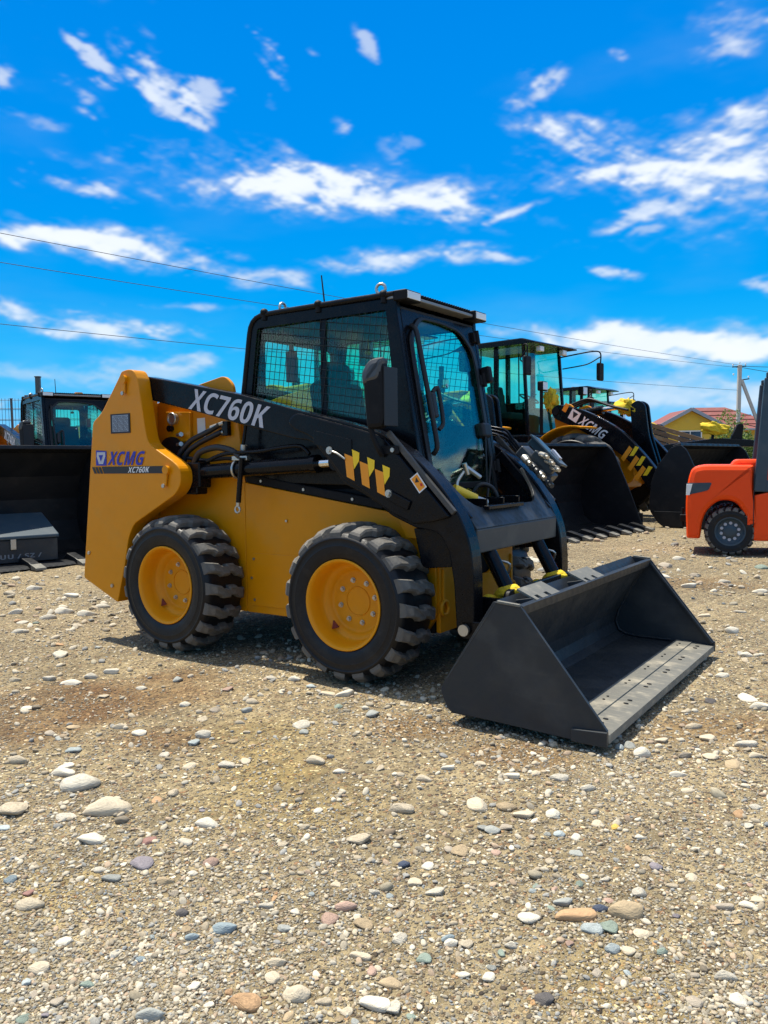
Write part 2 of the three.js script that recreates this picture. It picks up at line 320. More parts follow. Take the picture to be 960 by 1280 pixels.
// damp brown soil and yellowish sand patches that the photograph shows: pixel, radius (m), kind
const patches = [[60, 880, .42, 0], [180, 868, .36, 0], [235, 846, .22, 0], [30, 915, .25, 0], [330, 915, .25, 1], [640, 935, .22, 0], [200, 925, .20, 0], [350, 955, .22, 1], [790, 1235, .18, 1], [360, 1000, .3, 1], [70, 1110, .2, 1], [900, 905, .3, 2], [880, 730, .5, 2], [520, 905, .2, 0]].map(([px, py, r, k]) => { const g = groundAt(px, py); return [g.x, g.z, r, k]; });
function soilTint(x, z) {
  let t = [1, 1, 1];
  const big = nz(noiseA, x * .09 + .3, z * .09) - .5, mid = nz(noiseB, x * .42, z * .42) - .5;
  const tone = 1 + big * .5 + mid * .42; t = [tone, tone * (1 - big * .05), tone * (1 - big * .12)];
  for (const [cx, cz, r, k] of patches) {
    const w = sm(1.25, .35, Math.hypot((x - cx) * .8, z - cz) / r + (nz(noiseA, x * .9, z * .9) - .5) * 1.3);
    const c = [[.72, .60, .48], [1.02, .98, .80], [.84, .72, .58]][k];
    t = t.map((v, i) => mix(v, v * c[i], w));
  }
  return t;
}
function groundMesh() {
  const line = (lo, hi, fine0, fine1, step, grow) => { const a = []; for (let v = fine0; v <= fine1; v += step) a.push(v); let s = step, v = fine1; while (v < hi) { s *= grow; v += s; a.push(Math.min(v, hi)); } s = step; v = fine0; while (v > lo) { s *= grow; v -= s; a.unshift(Math.max(v, lo)); } return a; };
  const xs = line(-2600, 2600, -3.2, 3.4, 0.035, 1.075), zs = line(-4200, 900, -6.6, -1.2, 0.035, 1.075);
  const nx = xs.length, nzz = zs.length, pos = new Float32Array(nx * nzz * 3), uv = new Float32Array(nx * nzz * 2), col = new Float32Array(nx * nzz * 3), idx = [];
  for (let j = 0; j < nzz; j++) for (let i = 0; i < nx; i++) {
    const k = j * nx + i, x = xs[i], z = zs[j];
    pos.set([x, heightAt(x, z), z], k * 3);
    uv.set([x / TILE + 0.13 * Math.sin(z * .21), z / TILE + 0.11 * Math.sin(x * .27)], k * 2);
    col.set(soilTint(x, z), k * 3);
    if (i < nx - 1 && j < nzz - 1) idx.push(k, k + nx, k + 1, k + 1, k + nx, k + nx + 1);
  }
  const g = new THREE.BufferGeometry();
  g.setAttribute('position', new THREE.BufferAttribute(pos, 3)); g.setAttribute('uv', new THREE.BufferAttribute(uv, 2)); g.setAttribute('color', new THREE.BufferAttribute(col, 3)); g.setIndex(idx); g.computeVertexNormals();
  return g;
}
const ground = new THREE.Mesh(groundMesh(), S({ map: gravelMap, bumpMap: gravelBump, bumpScale: 0.013, vertexColors: true, roughness: 0.95, color: lin(1.09, 1.045, .985) }));
ground.name = 'ground'; ground.receiveShadow = true; ground.castShadow = true;
ground.userData = { kind: 'structure', label: 'dry sandy gravel yard strewn with river stones', category: 'ground' };
scene.add(ground);

// river stones
function pebble(seed, sub = 2, rough = 0.16) {
  let g = new THREE.IcosahedronGeometry(1, sub); const p = g.attributes.position, R = rng(seed), o = [R() * 9, R() * 9, R() * 9], v = V();
  const planes = Array.from({ length: 8 }, () => [V(R() - .5, (R() - .35) * .8, R() - .5).normalize(), 0.52 + R() * 0.36]);
  for (let i = 0; i < p.count; i++) {
    v.fromBufferAttribute(p, i);
    const n = (nz(noiseA, v.x * .23 + o[0] + v.z * .11, v.y * .23 + o[1]) - .5) * 2 + (nz(noiseB, v.z * .3 + o[2], v.y * .25 + v.x * .2) - .5) * 1.4;
    v.multiplyScalar(1 + n * rough);
    for (const [d, k] of planes) { const t = v.dot(d); if (t > k) v.addScaledVector(d, (k - t) * 0.75); }
    p.setXYZ(i, v.x, v.y, v.z);
  }
  g.computeVertexNormals();
  // smooth normals across the split corners
  const m = new Map(), nn = g.attributes.normal, key = (i) => `${p.getX(i).toFixed(3)},${p.getY(i).toFixed(3)},${p.getZ(i).toFixed(3)}`;
  for (let i = 0; i < p.count; i++) { const k = key(i), s = m.get(k) ?? V(); s.add(V().fromBufferAttribute(nn, i)); m.set(k, s); }
  for (let i = 0; i < p.count; i++) { const s = m.get(key(i)).clone().normalize(); nn.setXYZ(i, s.x, s.y, s.z); }
  return g;
}
const stoneShapes = Array.from({ length: 9 }, (_, i) => pebble(100 + i * 7, 3, 0.10 + (i % 3) * 0.05));
const speckle = (seed, lo) => dataTex(256, (u, v) => { const k = cl(lo + (1 - lo) * sm(.25, .7, nz(noiseA, u * 2 + seed, v * 2) * .55 + nz(noiseB, u * 9, v * 9 + seed) * .45)); return [toS(k), toS(k * .99), toS(k * .97)]; }, 1, true);
const speckA = speckle(.2, .74), speckB = speckle(.6, .58);
const stoneBump = dataTex(256, (u, v) => { const k = nz(noiseB, u * 5, v * 5) * .6 + nz(noiseA, u * 13, v * 13) * .4; return [k, k, k]; });
const stoneCols = { w: [.66, .60, .48], c: [.58, .49, .35], t: [.46, .35, .21], o: [.50, .31, .16], p: [.46, .31, .235], r: [.30, .16, .13], g: [.34, .35, .32], d: [.10, .09, .085], b: [.26, .32, .34], n: [.07, .09, .14], e: [.26, .32, .26], v: [.25, .22, .235], y: [.72, .47, .10], k: [.40, .34, .26], s: [.42, .47, .46] };
const stoneMats = {};
for (const [k, c] of Object.entries(stoneCols)) stoneMats[k] = [S({ color: lin(...c), map: speckA, roughness: .8, bumpMap: stoneBump, bumpScale: .0022 }), S({ color: lin(...c.map((v) => v * .88)), map: speckB, roughness: .85, bumpMap: stoneBump, bumpScale: .0035 })];
// the larger stones, where the photograph has them: pixel x, y, width, height, colour
const placed = `100 980 48 30 w|138 1013 64 28 c|15 1013 38 32 c|117 1050 38 18 w|187 1050 17 16 r|177 1080 30 22 v|84 1021 25 14 w|37 1130 40 22 c|232 1052 20 15 w|264 1078 25 14 p|282 1160 33 20 b|228 1140 16 14 d|412 1146 22 20 p|432 1133 28 13 p|455 1153 25 18 t|451 1193 29 15 c|342 1220 20 20 c|305 1252 48 30 o|372 1242 44 25 c|470 1255 42 25 w|490 1228 34 18 t|50 1210 30 20 c|110 1230 21 8 e|30 1272 20 17 e|188 1270 38 16 g|449 1050 31 17 c|140 1098 26 14 g|125 1086 17 11 w|14 1100 18 12 b|36 1116 14 10 r|208 1101 24 9 t|218 1116 14 8 k|241 1091 16 8 w|333 1131 20 10 w|370 1138 14 10 w|420 1103 14 10 c|303 1125 16 8 c|260 1030 34 14 w|382 1033 14 9 c|398 1013 14 9 w|240 1170 18 11 b|365 1174 14 10 c|348 1202 24 14 c|243 1232 18 12 w|145 1190 15 13 w|72 1252 18 14 k|176 1198 14 9 b|405 1250 22 14 c|434 1262 18 14 c|598 1006 32 26 c|633 1008 26 15 t|502 1013 34 17 c|656 1018 28 13 c|692 1018 22 13 w|616 1037 20 15 g|632 1034 16 15 k|603 1034 13 12 g|575 1063 24 18 t|562 1061 14 17 k|746 1029 16 12 c|770 1034 13 9 y|721 1145 54 26 o|784 1143 48 26 t|740 1161 28 21 s|762 1159 24 42 e|802 1166 21 19 c|751 1136 21 13 n|705 1129 26 12 g|661 1147 28 18 w|766 1187 22 16 s|786 1188 17 17 c|829 1191 19 11 e|530 1197 20 16 e|500 1171 23 18 w|682 1247 25 22 d|908 1222 30 15 w|925 1252 25 22 w|505 1080 15 12 n|545 1114 26 13 w|535 1081 18 14 w|591 1064 10 9 c|620 1064 12 10 p|800 1118 24 14 w|865 1097 18 12 c|720 1066 16 17 g|808 1075 14 14 c|820 1084 16 12 v|564 1177 18 14 w|583 1178 20 14 c|611 1219 20 15 w|640 1182 18 10 w|746 1215 14 14 k|774 1226 14 12 k|889 1180 14 10 c|905 1135 26 14 k|935 1133 22 14 w|840 1108 16 10 c|870 1252 22 20 k|492 1258 22 26 w|560 1171 18 11 b|725 1105 12 9 e|757 1100 14 8 w|860 985 18 9 c|946 1008 16 9 w|684 1042 10 9 g|700 1043 18 10 s|720 1046 14 12 w|800 1046 14 8 w|514 1268 12 10 e|76 819 20 12 w|90 853 26 11 w|140 841 20 9 w|115 847 18 8 w|378 906 24 13 w|92 938 20 11 s|270 888 16 10 k|284 956 22 12 w|237 957 20 9 c|79 967 32 13 w|22 952 26 12 c|175 917 20 10 w|150 910 18 8 c|205 943 14 8 w|395 953 24 12 c|255 920 22 10 w|232 881 14 8 w|130 870 14 7 c|35 885 16 9 w|62 849 18 7 w|20 850 16 6 c|340 848 18 7 w|368 850 16 6 w|432 868 24 9 w|410 867 20 8 c|285 862 14 7 p|425 965 18 8 w|380 915 12 9 g|243 929 15 9 s|300 903 13 6 c|833 708 17 9 k|888 871 17 9 d|937 871 23 13 w|903 840 19 7 w|885 919 19 12 c|933 931 28 12 w|890 943 20 16 c|919 956 27 15 t|850 963 24 11 w|804 936 28 10 w|951 884 26 9 w|867 903 22 8 c|788 925 16 12 g|775 927 14 10 s|858 940 18 9 k|945 945 20 10 c|870 930 10 8 d|700 972 26 10 w|640 970 22 8 w|735 985 20 8 w|600 955 16 8 c|560 960 18 7 w|530 975 20 8 c|670 950 12 6 c|935 815 18 6 w|915 790 20 6 w|880 770 16 6 c|950 742 18 6 w|925 765 16 5 w|905 728 18 6 w|870 720 14 6 k|862 735 20 6 w|830 722 22 7 w|850 700 16 5 w|82 765 26 9 w|110 768 24 7 w|60 772 20 7 w|128 758 20 6 w|20 766 18 6 w|98 782 18 6 c|25 790 22 7 w|44 735 20 5 w|90 745 22 5 w|14 742 18 5 c`.split('|').map((s) => s.split(' '));
const RS = rng(42), stoneAt = [];
let stoneCount = 0;
function addStone(x, z, len, wid, hgt, turn, colour) {
  const mat = stoneMats[colour][RS() < .6 ? 0 : 1], m = new THREE.Mesh(stoneShapes[(RS() * stoneShapes.length) | 0], mat);
  m.name = stoneCount ? `stone_${String(stoneCount).padStart(3, '0')}` : 'stone'; stoneCount++;
  m.scale.set(len / 2, hgt / 2, wid / 2); m.rotation.set((RS() - .5) * .3, turn, (RS() - .5) * .3);
  m.position.set(x, heightAt(x, z) + hgt * (.04 + RS() * .2), z); m.castShadow = m.receiveShadow = true;
  ground.add(m); stoneAt.push([x, z, Math.max(len, wid) / 2]);
}
for (const [px, py, w, h, k] of placed) {
  const g = groundAt(+px, +py), d = -g.z, mpp = d / F_PX, sin = EYE / Math.hypot(EYE, d);
  const len = Math.max(w * mpp, .02) * 1.08, hh = h * mpp * 1.08, rise = len * (.36 + RS() * .22), wid = Math.max(.5 * len, Math.min(1.25 * len, (hh - rise * .55) / sin));
  addStone(g.x, g.z, len, wid, rise, (RS() - .5) * .5, k);
}
const inMachine = (x, z, m = 0) => { const dx = x - POSE.x, dz = z - POSE.z, u = dx * fwd.x + dz * fwd.z, w = dx * lat.x + dz * lat.z; return (u > -2.2 - m && u < .5 + m && Math.abs(w) < .8 + m) || (u > .5 && u < 1.46 + m && Math.abs(w) < .95 + m); };
const keys = 'wwwwwccccckkkttgggpeosv';
while (stoneCount < 296) {
  const py = 690 + Math.pow(RS(), .8) * 585, px = RS() * 960, g = groundAt(px, py);
  if (inMachine(g.x, g.z, .05)) continue;
  const d = -g.z, len = Math.max(.024, (10 + Math.pow(RS(), 2) * 13) * d / F_PX);
  if (stoneAt.some(([x, z, r]) => Math.hypot(x - g.x, z - g.z) < r + len * .4)) continue;
  addStone(g.x, g.z, len, len * (.6 + RS() * .4), len * (.3 + RS() * .25), RS() * 6.28, keys[(RS() * keys.length) | 0]);
}
// loose gravel between them, too small and too many to pick out
const gravelShapes = [pebble(501, 1, .22), pebble(502, 1, .16), pebble(503, 1, .26)];
const paleCols = [[.52, .46, .35], [.42, .36, .26], [.58, .53, .42], [.36, .30, .21], [.47, .40, .29], [.31, .27, .20], [.40, .30, .205], [.29, .285, .26]];
const gravelCols = [[.33, .29, .205], [.27, .235, .165], [.23, .195, .135], [.38, .33, .24], [.30, .26, .185], [.19, .16, .115], [.28, .25, .19], [.44, .39, .29], [.25, .19, .125], [.52, .48, .375], [.31, .24, .155], [.23, .225, .20], [.14, .12, .09], [.22, .235, .235]];
const gravelMat = S({ color: lin(1, 1, 1), map: speckB, roughness: .9 });
function scatter(count, seed, place, size, cols = gravelCols) {
  const R = rng(seed), lists = gravelShapes.map(() => []);
  for (let i = 0; i < count; i++) {
    const [x, z, d] = place(R); if (!(d > 0)) continue;
    lists[(R() * 3) | 0].push([x, z, size(R, d), R() * 6.28, R(), R(), cols[(Math.pow(R(), 1.25) * cols.length) | 0], .75 + R() * .4]);
  }
  lists.forEach((l, k) => {
    const im = new THREE.InstancedMesh(gravelShapes[k], gravelMat, l.length), m = new THREE.Matrix4(), q = new THREE.Quaternion(), e = new THREE.Euler(), c = new THREE.Color();
    l.forEach(([x, z, s, a, b, f, col, j], i) => {
      e.set((b - .5) * .9, a, (f - .5) * .9); q.setFromEuler(e);
      m.compose(V(x, heightAt(x, z) + s * .12, z), q, V(s * .5 * (.85 + b * .4), s * .5 * (.4 + f * .3), s * .5 * (.6 + b * .3))); im.setMatrixAt(i, m);
      im.setColorAt(i, c.setRGB(col[0] * j * 1.2, col[1] * j * 1.19, col[2] * j * 1.18));
    });
    im.name = numbered('gravel'); im.castShadow = im.receiveShadow = true;
    im.userData = { kind: 'stuff', label: 'loose fine gravel and pebbles covering the yard', category: 'gravel' };
    scene.add(im);
  });
}
const clump = (x, z) => nz(noiseB, x * .33 + .2, z * .33) * .6 + nz(noiseA, x * .11, z * .11 + .6) * .4;
const byPixel = (y0, y1, pw) => (R) => { const py = y0 + Math.pow(R(), pw) * (y1 - y0), px = -120 + R() * 1200, g = groundAt(px, py); return [g.x, g.z, clump(g.x, g.z) < .36 + R() * .34 ? -1 : -g.z]; };
scatter(230000, 901, byPixel(640, 1420, .75), (R, d) => Math.max(.003 + Math.pow(R(), 4) * .010, (1.3 + Math.pow(R(), 4) * 3.0) * d / F_PX));
scatter(17000, 902, byPixel(600, 1400, .8), (R, d) => Math.min(.16, Math.max(.012, (4 + Math.pow(R(), 2.2) * 8) * d / F_PX)), paleCols);
scatter(9000, 903, (R) => { const a = R() * 6.28, r = 1.2 + Math.pow(R(), .6) * 14, x = Math.cos(a) * r, z = Math.sin(a) * r - 4; return [x, z, inMachine(x, z) ? -1 : 5]; }, (R) => .012 + Math.pow(R(), 4) * .05);

// ================================================================ skid steer loader
function makeLug(R0, R1, half, w, reach, seedShift = 0, kink = 1) {              // one tread lug bent round the tyre, from the shoulder to the middle
  const c = [[half + .004, 0], [half * .72, .010 * kink], [half * .46, .020 * kink], [half * .34, .036 * kink], [reach, .046 * kink]].map(([a, u]) => [a, u * R1 / .415]);
  const lft = c.map(([a, u], i) => [a, u - w * (i === 0 ? .62 : .5)]), rgt = c.map(([a, u], i) => [a, u + w * (i === 0 ? .62 : i === 4 ? .36 : .5)]).reverse();
  const h = R1 - R0;
  const g = new THREE.ExtrudeGeometry(new THREE.Shape([...lft, ...rgt].map(([a, u]) => new THREE.Vector2(a, u))), { depth: h * .8, bevelEnabled: true, bevelThickness: h * .2, bevelSize: h * .16, bevelOffset: -h * .16, bevelSegments: 1 });
  const p = g.attributes.position;
  for (let i = 0; i < p.count; i++) {
    const a = p.getX(i), u = p.getY(i), t = p.getZ(i), s = Math.min(1.1, Math.abs(a) / half);
    const flare = 1 + .16 * (1 - t / h), r = R0 - .004 + t * (1 - .45 * s ** 4) - h * .22 * s ** 5, th = u * flare / R1;
    p.setXYZ(i, Math.sin(th) * r, Math.cos(th) * r, a);
  }
  g.computeVertexNormals();
  return g;
}
function makeWheel(name, o) {                                                     // axis z, outer face +z
  const w = group(name), { R, half, rim, n } = o, k = R / .415;
  const prof = [[rim - .012, half * .74], [rim + .006, half * .93], [rim + .022 * k, half * .985], [rim + .05 * k, half * 1.02], [R * .72, half * 1.022], [R * .724, half * 1.032], [R * .730, half * 1.032], [R * .734, half * 1.018], [R * .80, half * 1.0], [R * .806, half * 1.035], [R * .828, half * 1.04], [R * .84, half * .985], [R * .868, half * .93], [R * .885, half * .84], [R * .896, half * .7], [R * .904, half * .4], [R * .906, 0]];
  const full = [...prof, ...prof.slice(0, -1).reverse().map(([r, t]) => [r, -t])];
  mesh('tyre', lathe(full, 64), M.rubber, w);
  const lug = makeLug(R * .885, R + .002, half * .95, o.lugW, -half * .06, 0, o.kink ?? 1), lugs = [];
  for (const s of [1, -1]) for (let i = 0; i < n; i++) {
    const g = lug.clone(); if (s < 0) g.rotateY(Math.PI);
    const a = (i + (s > 0 ? 0 : .5)) / n * Math.PI * 2 + .1; g.rotateZ(a); lugs.push(g);
  }
  if (o.lugParts) {
    const a = uvMetres(lug), b = uvMetres(lug.clone().rotateY(Math.PI));
    for (const s of [1, -1]) for (let i = 0; i < n; i++) { const m = new THREE.Mesh(s > 0 ? a : b, M.lug); m.name = 'tread_lug'; m.castShadow = m.receiveShadow = true; m.rotation.z = (i + (s > 0 ? 0 : .5)) / n * Math.PI * 2 + .1; w.add(m); }
  } else { const t = mesh('tread', lugs, M.lug, w); t.userData.kind = 'stuff'; }
  mesh('rim', lathe(o.rimProfile, 56), o.rimMat, w);
  for (let i = 0; i < o.bolts; i++) { const a = i / o.bolts * 6.2832 + .25, m = mesh('wheel_bolt', [new THREE.CylinderGeometry(o.boltR * 1.5, o.boltR * 1.5, .004, 14).rotateX(Math.PI / 2).translate(0, 0, .002), hexBolt(0, 0, .004, o.boltR, o.boltR * 1.1)], o.boltMat, w); m.position.set(Math.cos(a) * o.boltC, Math.sin(a) * o.boltC, o.discZ); }
  if (o.hub) mesh('hub_ring', new THREE.TorusGeometry(o.hub, .0035, 6, 40).translate(0, 0, o.discZ + .001), o.rimMat, w);
  if (o.valve) mesh('valve_cover', plate([[-.024, -.02], [.024, -.02], [0, .024]], 0, .012, .003, .004).rotateZ(.3).translate(-.115, -.125, .052), M.valveRed, w);
  return w;
}
function eyeBolt(parent, x, y, z, face) {
  const e = mesh('lifting_eye', [new THREE.TorusGeometry(.026, .008, 8, 20).rotateY(face).translate(0, .045, 0), cyl([0, 0, 0], [0, .022, 0], .011)], M.zinc, parent); e.position.set(x, y, z);
}
function makeSkidSteer(o) {
  const k = group('skid_steer_loader');
  // ---- wheels
  const wo = { R: .415, half: .15, rim: .2268, n: 19, lugW: .060, lugParts: o.detail, rimMat: M.rimYellow, boltMat: M.zinc, bolts: 8, boltR: .0095, boltC: .112, discZ: .006, hub: .074, valve: true,
    rimProfile: [[.222, .118], [.234, .138], [.235, .146], [.230, .149], [.222, .145], [.212, .128], [.206, .075], [.202, .046], [.190, .040], [.176, .036], [.166, .016], [.160, .008], [.150, .0055], [.0, .0055]] };
  for (const [x, s] of [[0, 1], [-1.33, 1], [0, -1], [-1.33, -1]]) { const w = makeWheel('wheel', wo); w.position.set(x, .412, s * .61); w.rotation.y = s > 0 ? 0 : Math.PI; k.add(w); for (const c of w.children) if (c.name === 'valve_cover') c.visible = true; }
  mesh('axle', [cyl([0, .412, -.5], [0, .412, .5], .075), cyl([-1.33, .412, -.5], [-1.33, .412, .5], .075)], M.blackMatt, k);
  // ---- body
  const body = group('chassis', k);
  for (const s of [1, -1]) {
    const zz = (a, b) => (s > 0 ? [a, b] : [-b, -a]);
    mesh('side_panel', plate([[-.948, .24], [-.948, 1.02, .01], [.057, .875], [.20, .84, .05], [.372, .765, .03], [.372, .34], [.30, .24, .04]], ...zz(.41, .45), .004, .012), M.yellow, body);
    mesh('rear_side_panel', plate([[-2.08, .42], [-2.06, 1.12], [-1.6, 1.14], [-.952, 1.02], [-.952, .24], [-1.7, .26]], ...zz(.41, .448), .004, .01), M.yellow, body);
    mesh('access_cover', plate([[-.912, .285], [-.912, .60, .05], [-.42, .60, .03], [-.42, .285]], ...zz(.449, .4545), .002, .02), M.yellow, body);
    for (const [x, y] of [[-.88, .32], [-.88, .565], [-.45, .32], [-.45, .565], [-.90, .45], [-.62, .80]]) mesh('panel_bolt', hexBolt(x, y, 0, .008, .006).translate(0, 0, s > 0 ? .4545 : -.4605), M.zinc, body);
    // rubber-lined sill over the side panel
    mesh('sill_rail', bar([-.93, 1.045, s * .425], [.05, .905, s * .425], .055, .05, .008), M.blackMatt, body);
    for (const t of [.12, .45, .80]) mesh('rail_bolt', hexBolt(-.93 + t * .98, 1.045 - t * .14, 0, .009, .006).translate(0, 0, s > 0 ? .4525 : -.4585), M.zinc, body);
    // inner plate that carries the hydraulics
    mesh('inner_plate', plate([[-1.72, 1.0], [-1.74, 1.52, .05], [-1.45, 1.60], [-1.10, 1.665, .05], [-1.036, 1.61, .03], [-.988, 1.32], [-.95, 1.02], [-.95, 1.0]], ...zz(.42, .446), .004, .02), M.yellow, body);
  }
  mesh('belly', box(-2.0, .34, .24, .34, -.415, .415, .01), M.blackMatt, body);
  mesh('engine_hood', plate([[-2.12, .45], [-2.10, 1.30, .12], [-1.75, 1.46, .1], [-1.0, 1.44], [-.97, 1.0], [-.97, .45]], -.41, .41, .01, .02), M.yellow, body);
  mesh('rear_door', box(-2.19, -2.125, .42, 1.24, -.42, .42, .03), M.black, body);
  mesh('engine_side', box(-.96, .10, .60, 1.12, -.40, .40, .01), M.blackMatt, body);
  mesh('front_plate', plateX([[-.43, .25], [-.43, .74], [-.24, .76], [-.18, .50, .06], [.10, .50, .06], [.16, .76], [.43, .74], [.43, .25]], .36, .385, .004, .01), M.yellow, body);
  mesh('foot_well', box(.10, .35, .42, .86, -.39, .39, .01), M.blackMatt, body);
  for (const s of [1, -1]) {
    mesh('fender_bracket', plate([[.16, .86], [.13, .98, .03], [.20, 1.0, .03], [.27, .93], [.30, .74], [.22, .74]], s > 0 ? .452 : -.49, s > 0 ? .49 : -.452, .004, .01), M.yellow, body);
    mesh('tie_down_ring', [new THREE.TorusGeometry(.036, .010, 8, 20).rotateY(Math.PI / 2).translate(.395, .38, s * .40), bar([.39, .42, s * .40], [.39, .58, s * .40], .02, .012)], M.rimYellow, body);
  }
  // ---- rear towers
  for (const s of [1, -1]) {
    const T = group('arm_tower', k), zz = (a, b) => (s > 0 ? [a, b] : [-b, -a]);
    mesh('tower_panel', plate([[-1.844, .255, .01], [-2.184, .391, .015], [-2.035, 1.409, .03], [-1.945, 1.462, .06], [-1.765, 1.672], [-1.735, 1.712], [-1.68, 1.722, .04], [-1.618, 1.714, .05], [-1.585, 1.66], [-1.532, 1.36], [-1.508, 1.262, .06], [-1.30, 1.158], [-1.228, 1.112, .05], [-1.222, 1.02, .06], [-1.275, .954, .05], [-1.66, .765, .03], [-1.715, .68, .04], [-1.76, .507]], ...zz(.604, .70), .005, .012), M.yellow, T);
    mesh('tower_web', plate([[-2.10, .45], [-2.0, 1.36], [-1.75, 1.58], [-1.70, 1.58], [-1.72, .8], [-1.86, .42]], ...zz(.448, .603), .004, .01), M.yellow, T);
    const out = s > 0 ? .70 : -.70;
    for (const [a, b, c, d] of [[-1.70, 1.66, -1.702, 1.575], [-1.335, 1.10, -1.352, 1.005]]) {
      mesh('pin_boss', new THREE.CylinderGeometry(.026, .026, .022, 24).rotateX(Math.PI / 2).translate(a, b, out + s * .011), M.yellow, T);
      mesh('pin_lock', bar([a, b, out + s * .012], [c, d, out + s * .012], .012, .03, .004), M.yellow, T);
      mesh('pin_bolt', hexBolt(c, d, 0, .013, .01).translate(0, 0, s > 0 ? out + .018 : out - .028), M.zinc, T);
    }
    for (const [a, b] of [[-2.115, .56], [-1.887, .36]]) mesh('panel_bolt', hexBolt(a, b, 0, .012, .01).translate(0, 0, s > 0 ? out : out - .01), M.zinc, T);
  }
  const rt = k.children.find((c) => c.name === 'arm_tower');
  { // print on the right tower
    const z = .703, q = (x, y) => mp(x, y, z);
    const cv = document.createElement('canvas'); cv.width = 160; cv.height = 150; const c = cv.getContext('2d');
    c.fillStyle = '#15131a'; c.fillRect(0, 0, 160, 150); c.fillStyle = '#8f949c'; c.fillRect(14, 10, 132, 128); c.fillStyle = '#2a2830';
    for (let i = 0; i < 10; i++) { c.fillRect(18, 18 + i * 12, 124, 2); for (let j = 0; j < 14; j++) if ((i * 7 + j * 5) % 4) c.fillRect(20 + j * 9, 22 + i * 12, 6, 4); } c.fillRect(56, 12, 2, 124); c.fillRect(104, 12, 2, 124);
    const tx = new THREE.CanvasTexture(cv); tx.colorSpace = THREE.SRGBColorSpace;
    const a = q(138, 518), b = q(163, 541), g = plate([[0, 0], [b[0] - a[0], 0], [b[0] - a[0], a[1] - b[1]], [0, a[1] - b[1]]], 0, .003, 0);
    const uv = g.attributes.uv, pp = g.attributes.position; for (let i = 0; i < uv.count; i++) uv.setXY(i, pp.getX(i) / (b[0] - a[0]), pp.getY(i) / (a[1] - b[1]));
    mesh('data_plate', g.translate(a[0], b[1], .701), S({ map: tx, roughness: .4, metalness: .2 }), rt, true);
    // emblem: a square with a white shield round a triangle
    mesh('emblem', flat([q(120, 563), q(133, 564), q(133, 582), q(120, 582)], z), M.bluePrint, rt);
    const em = (pts, zz, mat) => mesh('emblem', flat(pts.map(([u, v]) => { const p0 = q(120, 582), p1 = q(133, 582), p2 = q(120, 563.5); return [p0[0] + u * (p1[0] - p0[0]) + v * (p2[0] - p0[0]), p0[1] + u * (p1[1] - p0[1]) + v * (p2[1] - p0[1])]; }), zz), mat, rt);
    em([[.10, .90], [.90, .90], [.92, .62], [.70, .10], [.30, .10], [.08, .62]], z + .0015, M.greyPrint);
    em([[.30, .70], [.70, .70], [.5, .26]], z + .003, M.bluePrint);
    mesh('lettering', textFlat('XCMG', q(134.5, 581.5), q(177.5, 581.5), q(138.5, 564.5), z + .002), M.bluePrint, rt);
    mesh('stripe', flat([q(127, 583.5), q(207, 582.5), q(206, 591.5), q(130, 592)], z), M.darkPrint, rt);
    for (let i = 0; i < 3; i++) mesh('stripe', flat([q(115 + i * 4, 584), q(118 + i * 4, 584), q(121 + i * 4, 592), q(118 + i * 4, 592)], z), M.darkPrint, rt);
    mesh('lettering', textFlat(o.text, q(160, 591), q(186, 590.5), q(161.5, 583.8), z + .002), M.white, rt);
  }
  // ---- lift arms
  const armTop = [[-1.66, 1.69, .05], [-1.215, 1.605], [-.824, 1.527], [-.467, 1.435], [-.035, 1.332], [.116, 1.292, .05], [.26, 1.216, .08], [.398, 1.112, .08], [.51, .997, .08], [.597, .872, .08], [.652, .74, .08], [.668, .589, .06], [.668, .30, .03]];
  const armLow = [[.575, .30, .03], [.571, .349], [.560, .542], [.535, .696], [.48, .79, .05], [.349, .805], [.207, .861], [.11, .928], [.011, .98], [-.092, 1.02, .04], [-.196, 1.147], [-.302, 1.252, .08], [-.414, 1.262], [-.706, 1.328], [-1.153, 1.437], [-1.62, 1.54, .04], [-1.70, 1.60, .04]];
  for (const s of [1, -1]) {
    const A = group('lift_arm', k), zz = (a, b) => (s > 0 ? [a, b] : [-b, -a]), f = (v) => s * v;
    mesh('arm_beam', plate([...armTop, ...armLow], ...zz(.50, .60), .007, .012), M.black, A);
    mesh('gusset_plate', plate([[-.46, 1.352, .04], [-.40, 1.407, .05], [-.035, 1.318], [.115, 1.277], [.185, 1.25, .02], [.555, .868, .02], [.47, .842, .05], [.349, .826], [.215, .878], [.11, .943], [.02, 1.0], [-.08, 1.045, .04], [-.18, 1.16], [-.285, 1.27, .08], [-.40, 1.31]], ...zz(.601, .622), .008, .01), M.black, A);
    mesh('edge_strip', bar([.195, 1.282, f(.608)], [.572, .885, f(.608)], .022, .030, .006), M.beam, A);
    mesh('edge_strip', [bar([.27, 1.175, f(.488)], [.585, .84, f(.488)], .022, .055, .006)], M.black, A);
    mesh('cover_panel', plate([[-.27, 1.305], [-.02, 1.25], [-.02, 1.175], [-.27, 1.23]], ...zz(.6225, .627), .002, .01), M.black, A);
    for (const [px, py] of [[412, 563], [486, 617]]) { const [x, y] = mp(px, py, .63); mesh('pivot_pin', [new THREE.CylinderGeometry(.020, .020, .014, 20).rotateX(Math.PI / 2).translate(x, y, f(.629)), hexBolt(x, y, 0, .010, .006).translate(0, 0, s > 0 ? .636 : -.642)], M.zinc, A); }
    mesh('pin_keeper', bar([.205, .97, f(.63)], [.33, .915, f(.63)], .012, .05, .02), M.black, A);
    mesh('pin_keeper', tube([[-.17, 1.20, f(.632)], [-.11, 1.18, f(.632)], [-.06, 1.15, f(.628)]], .006), M.zinc, A);
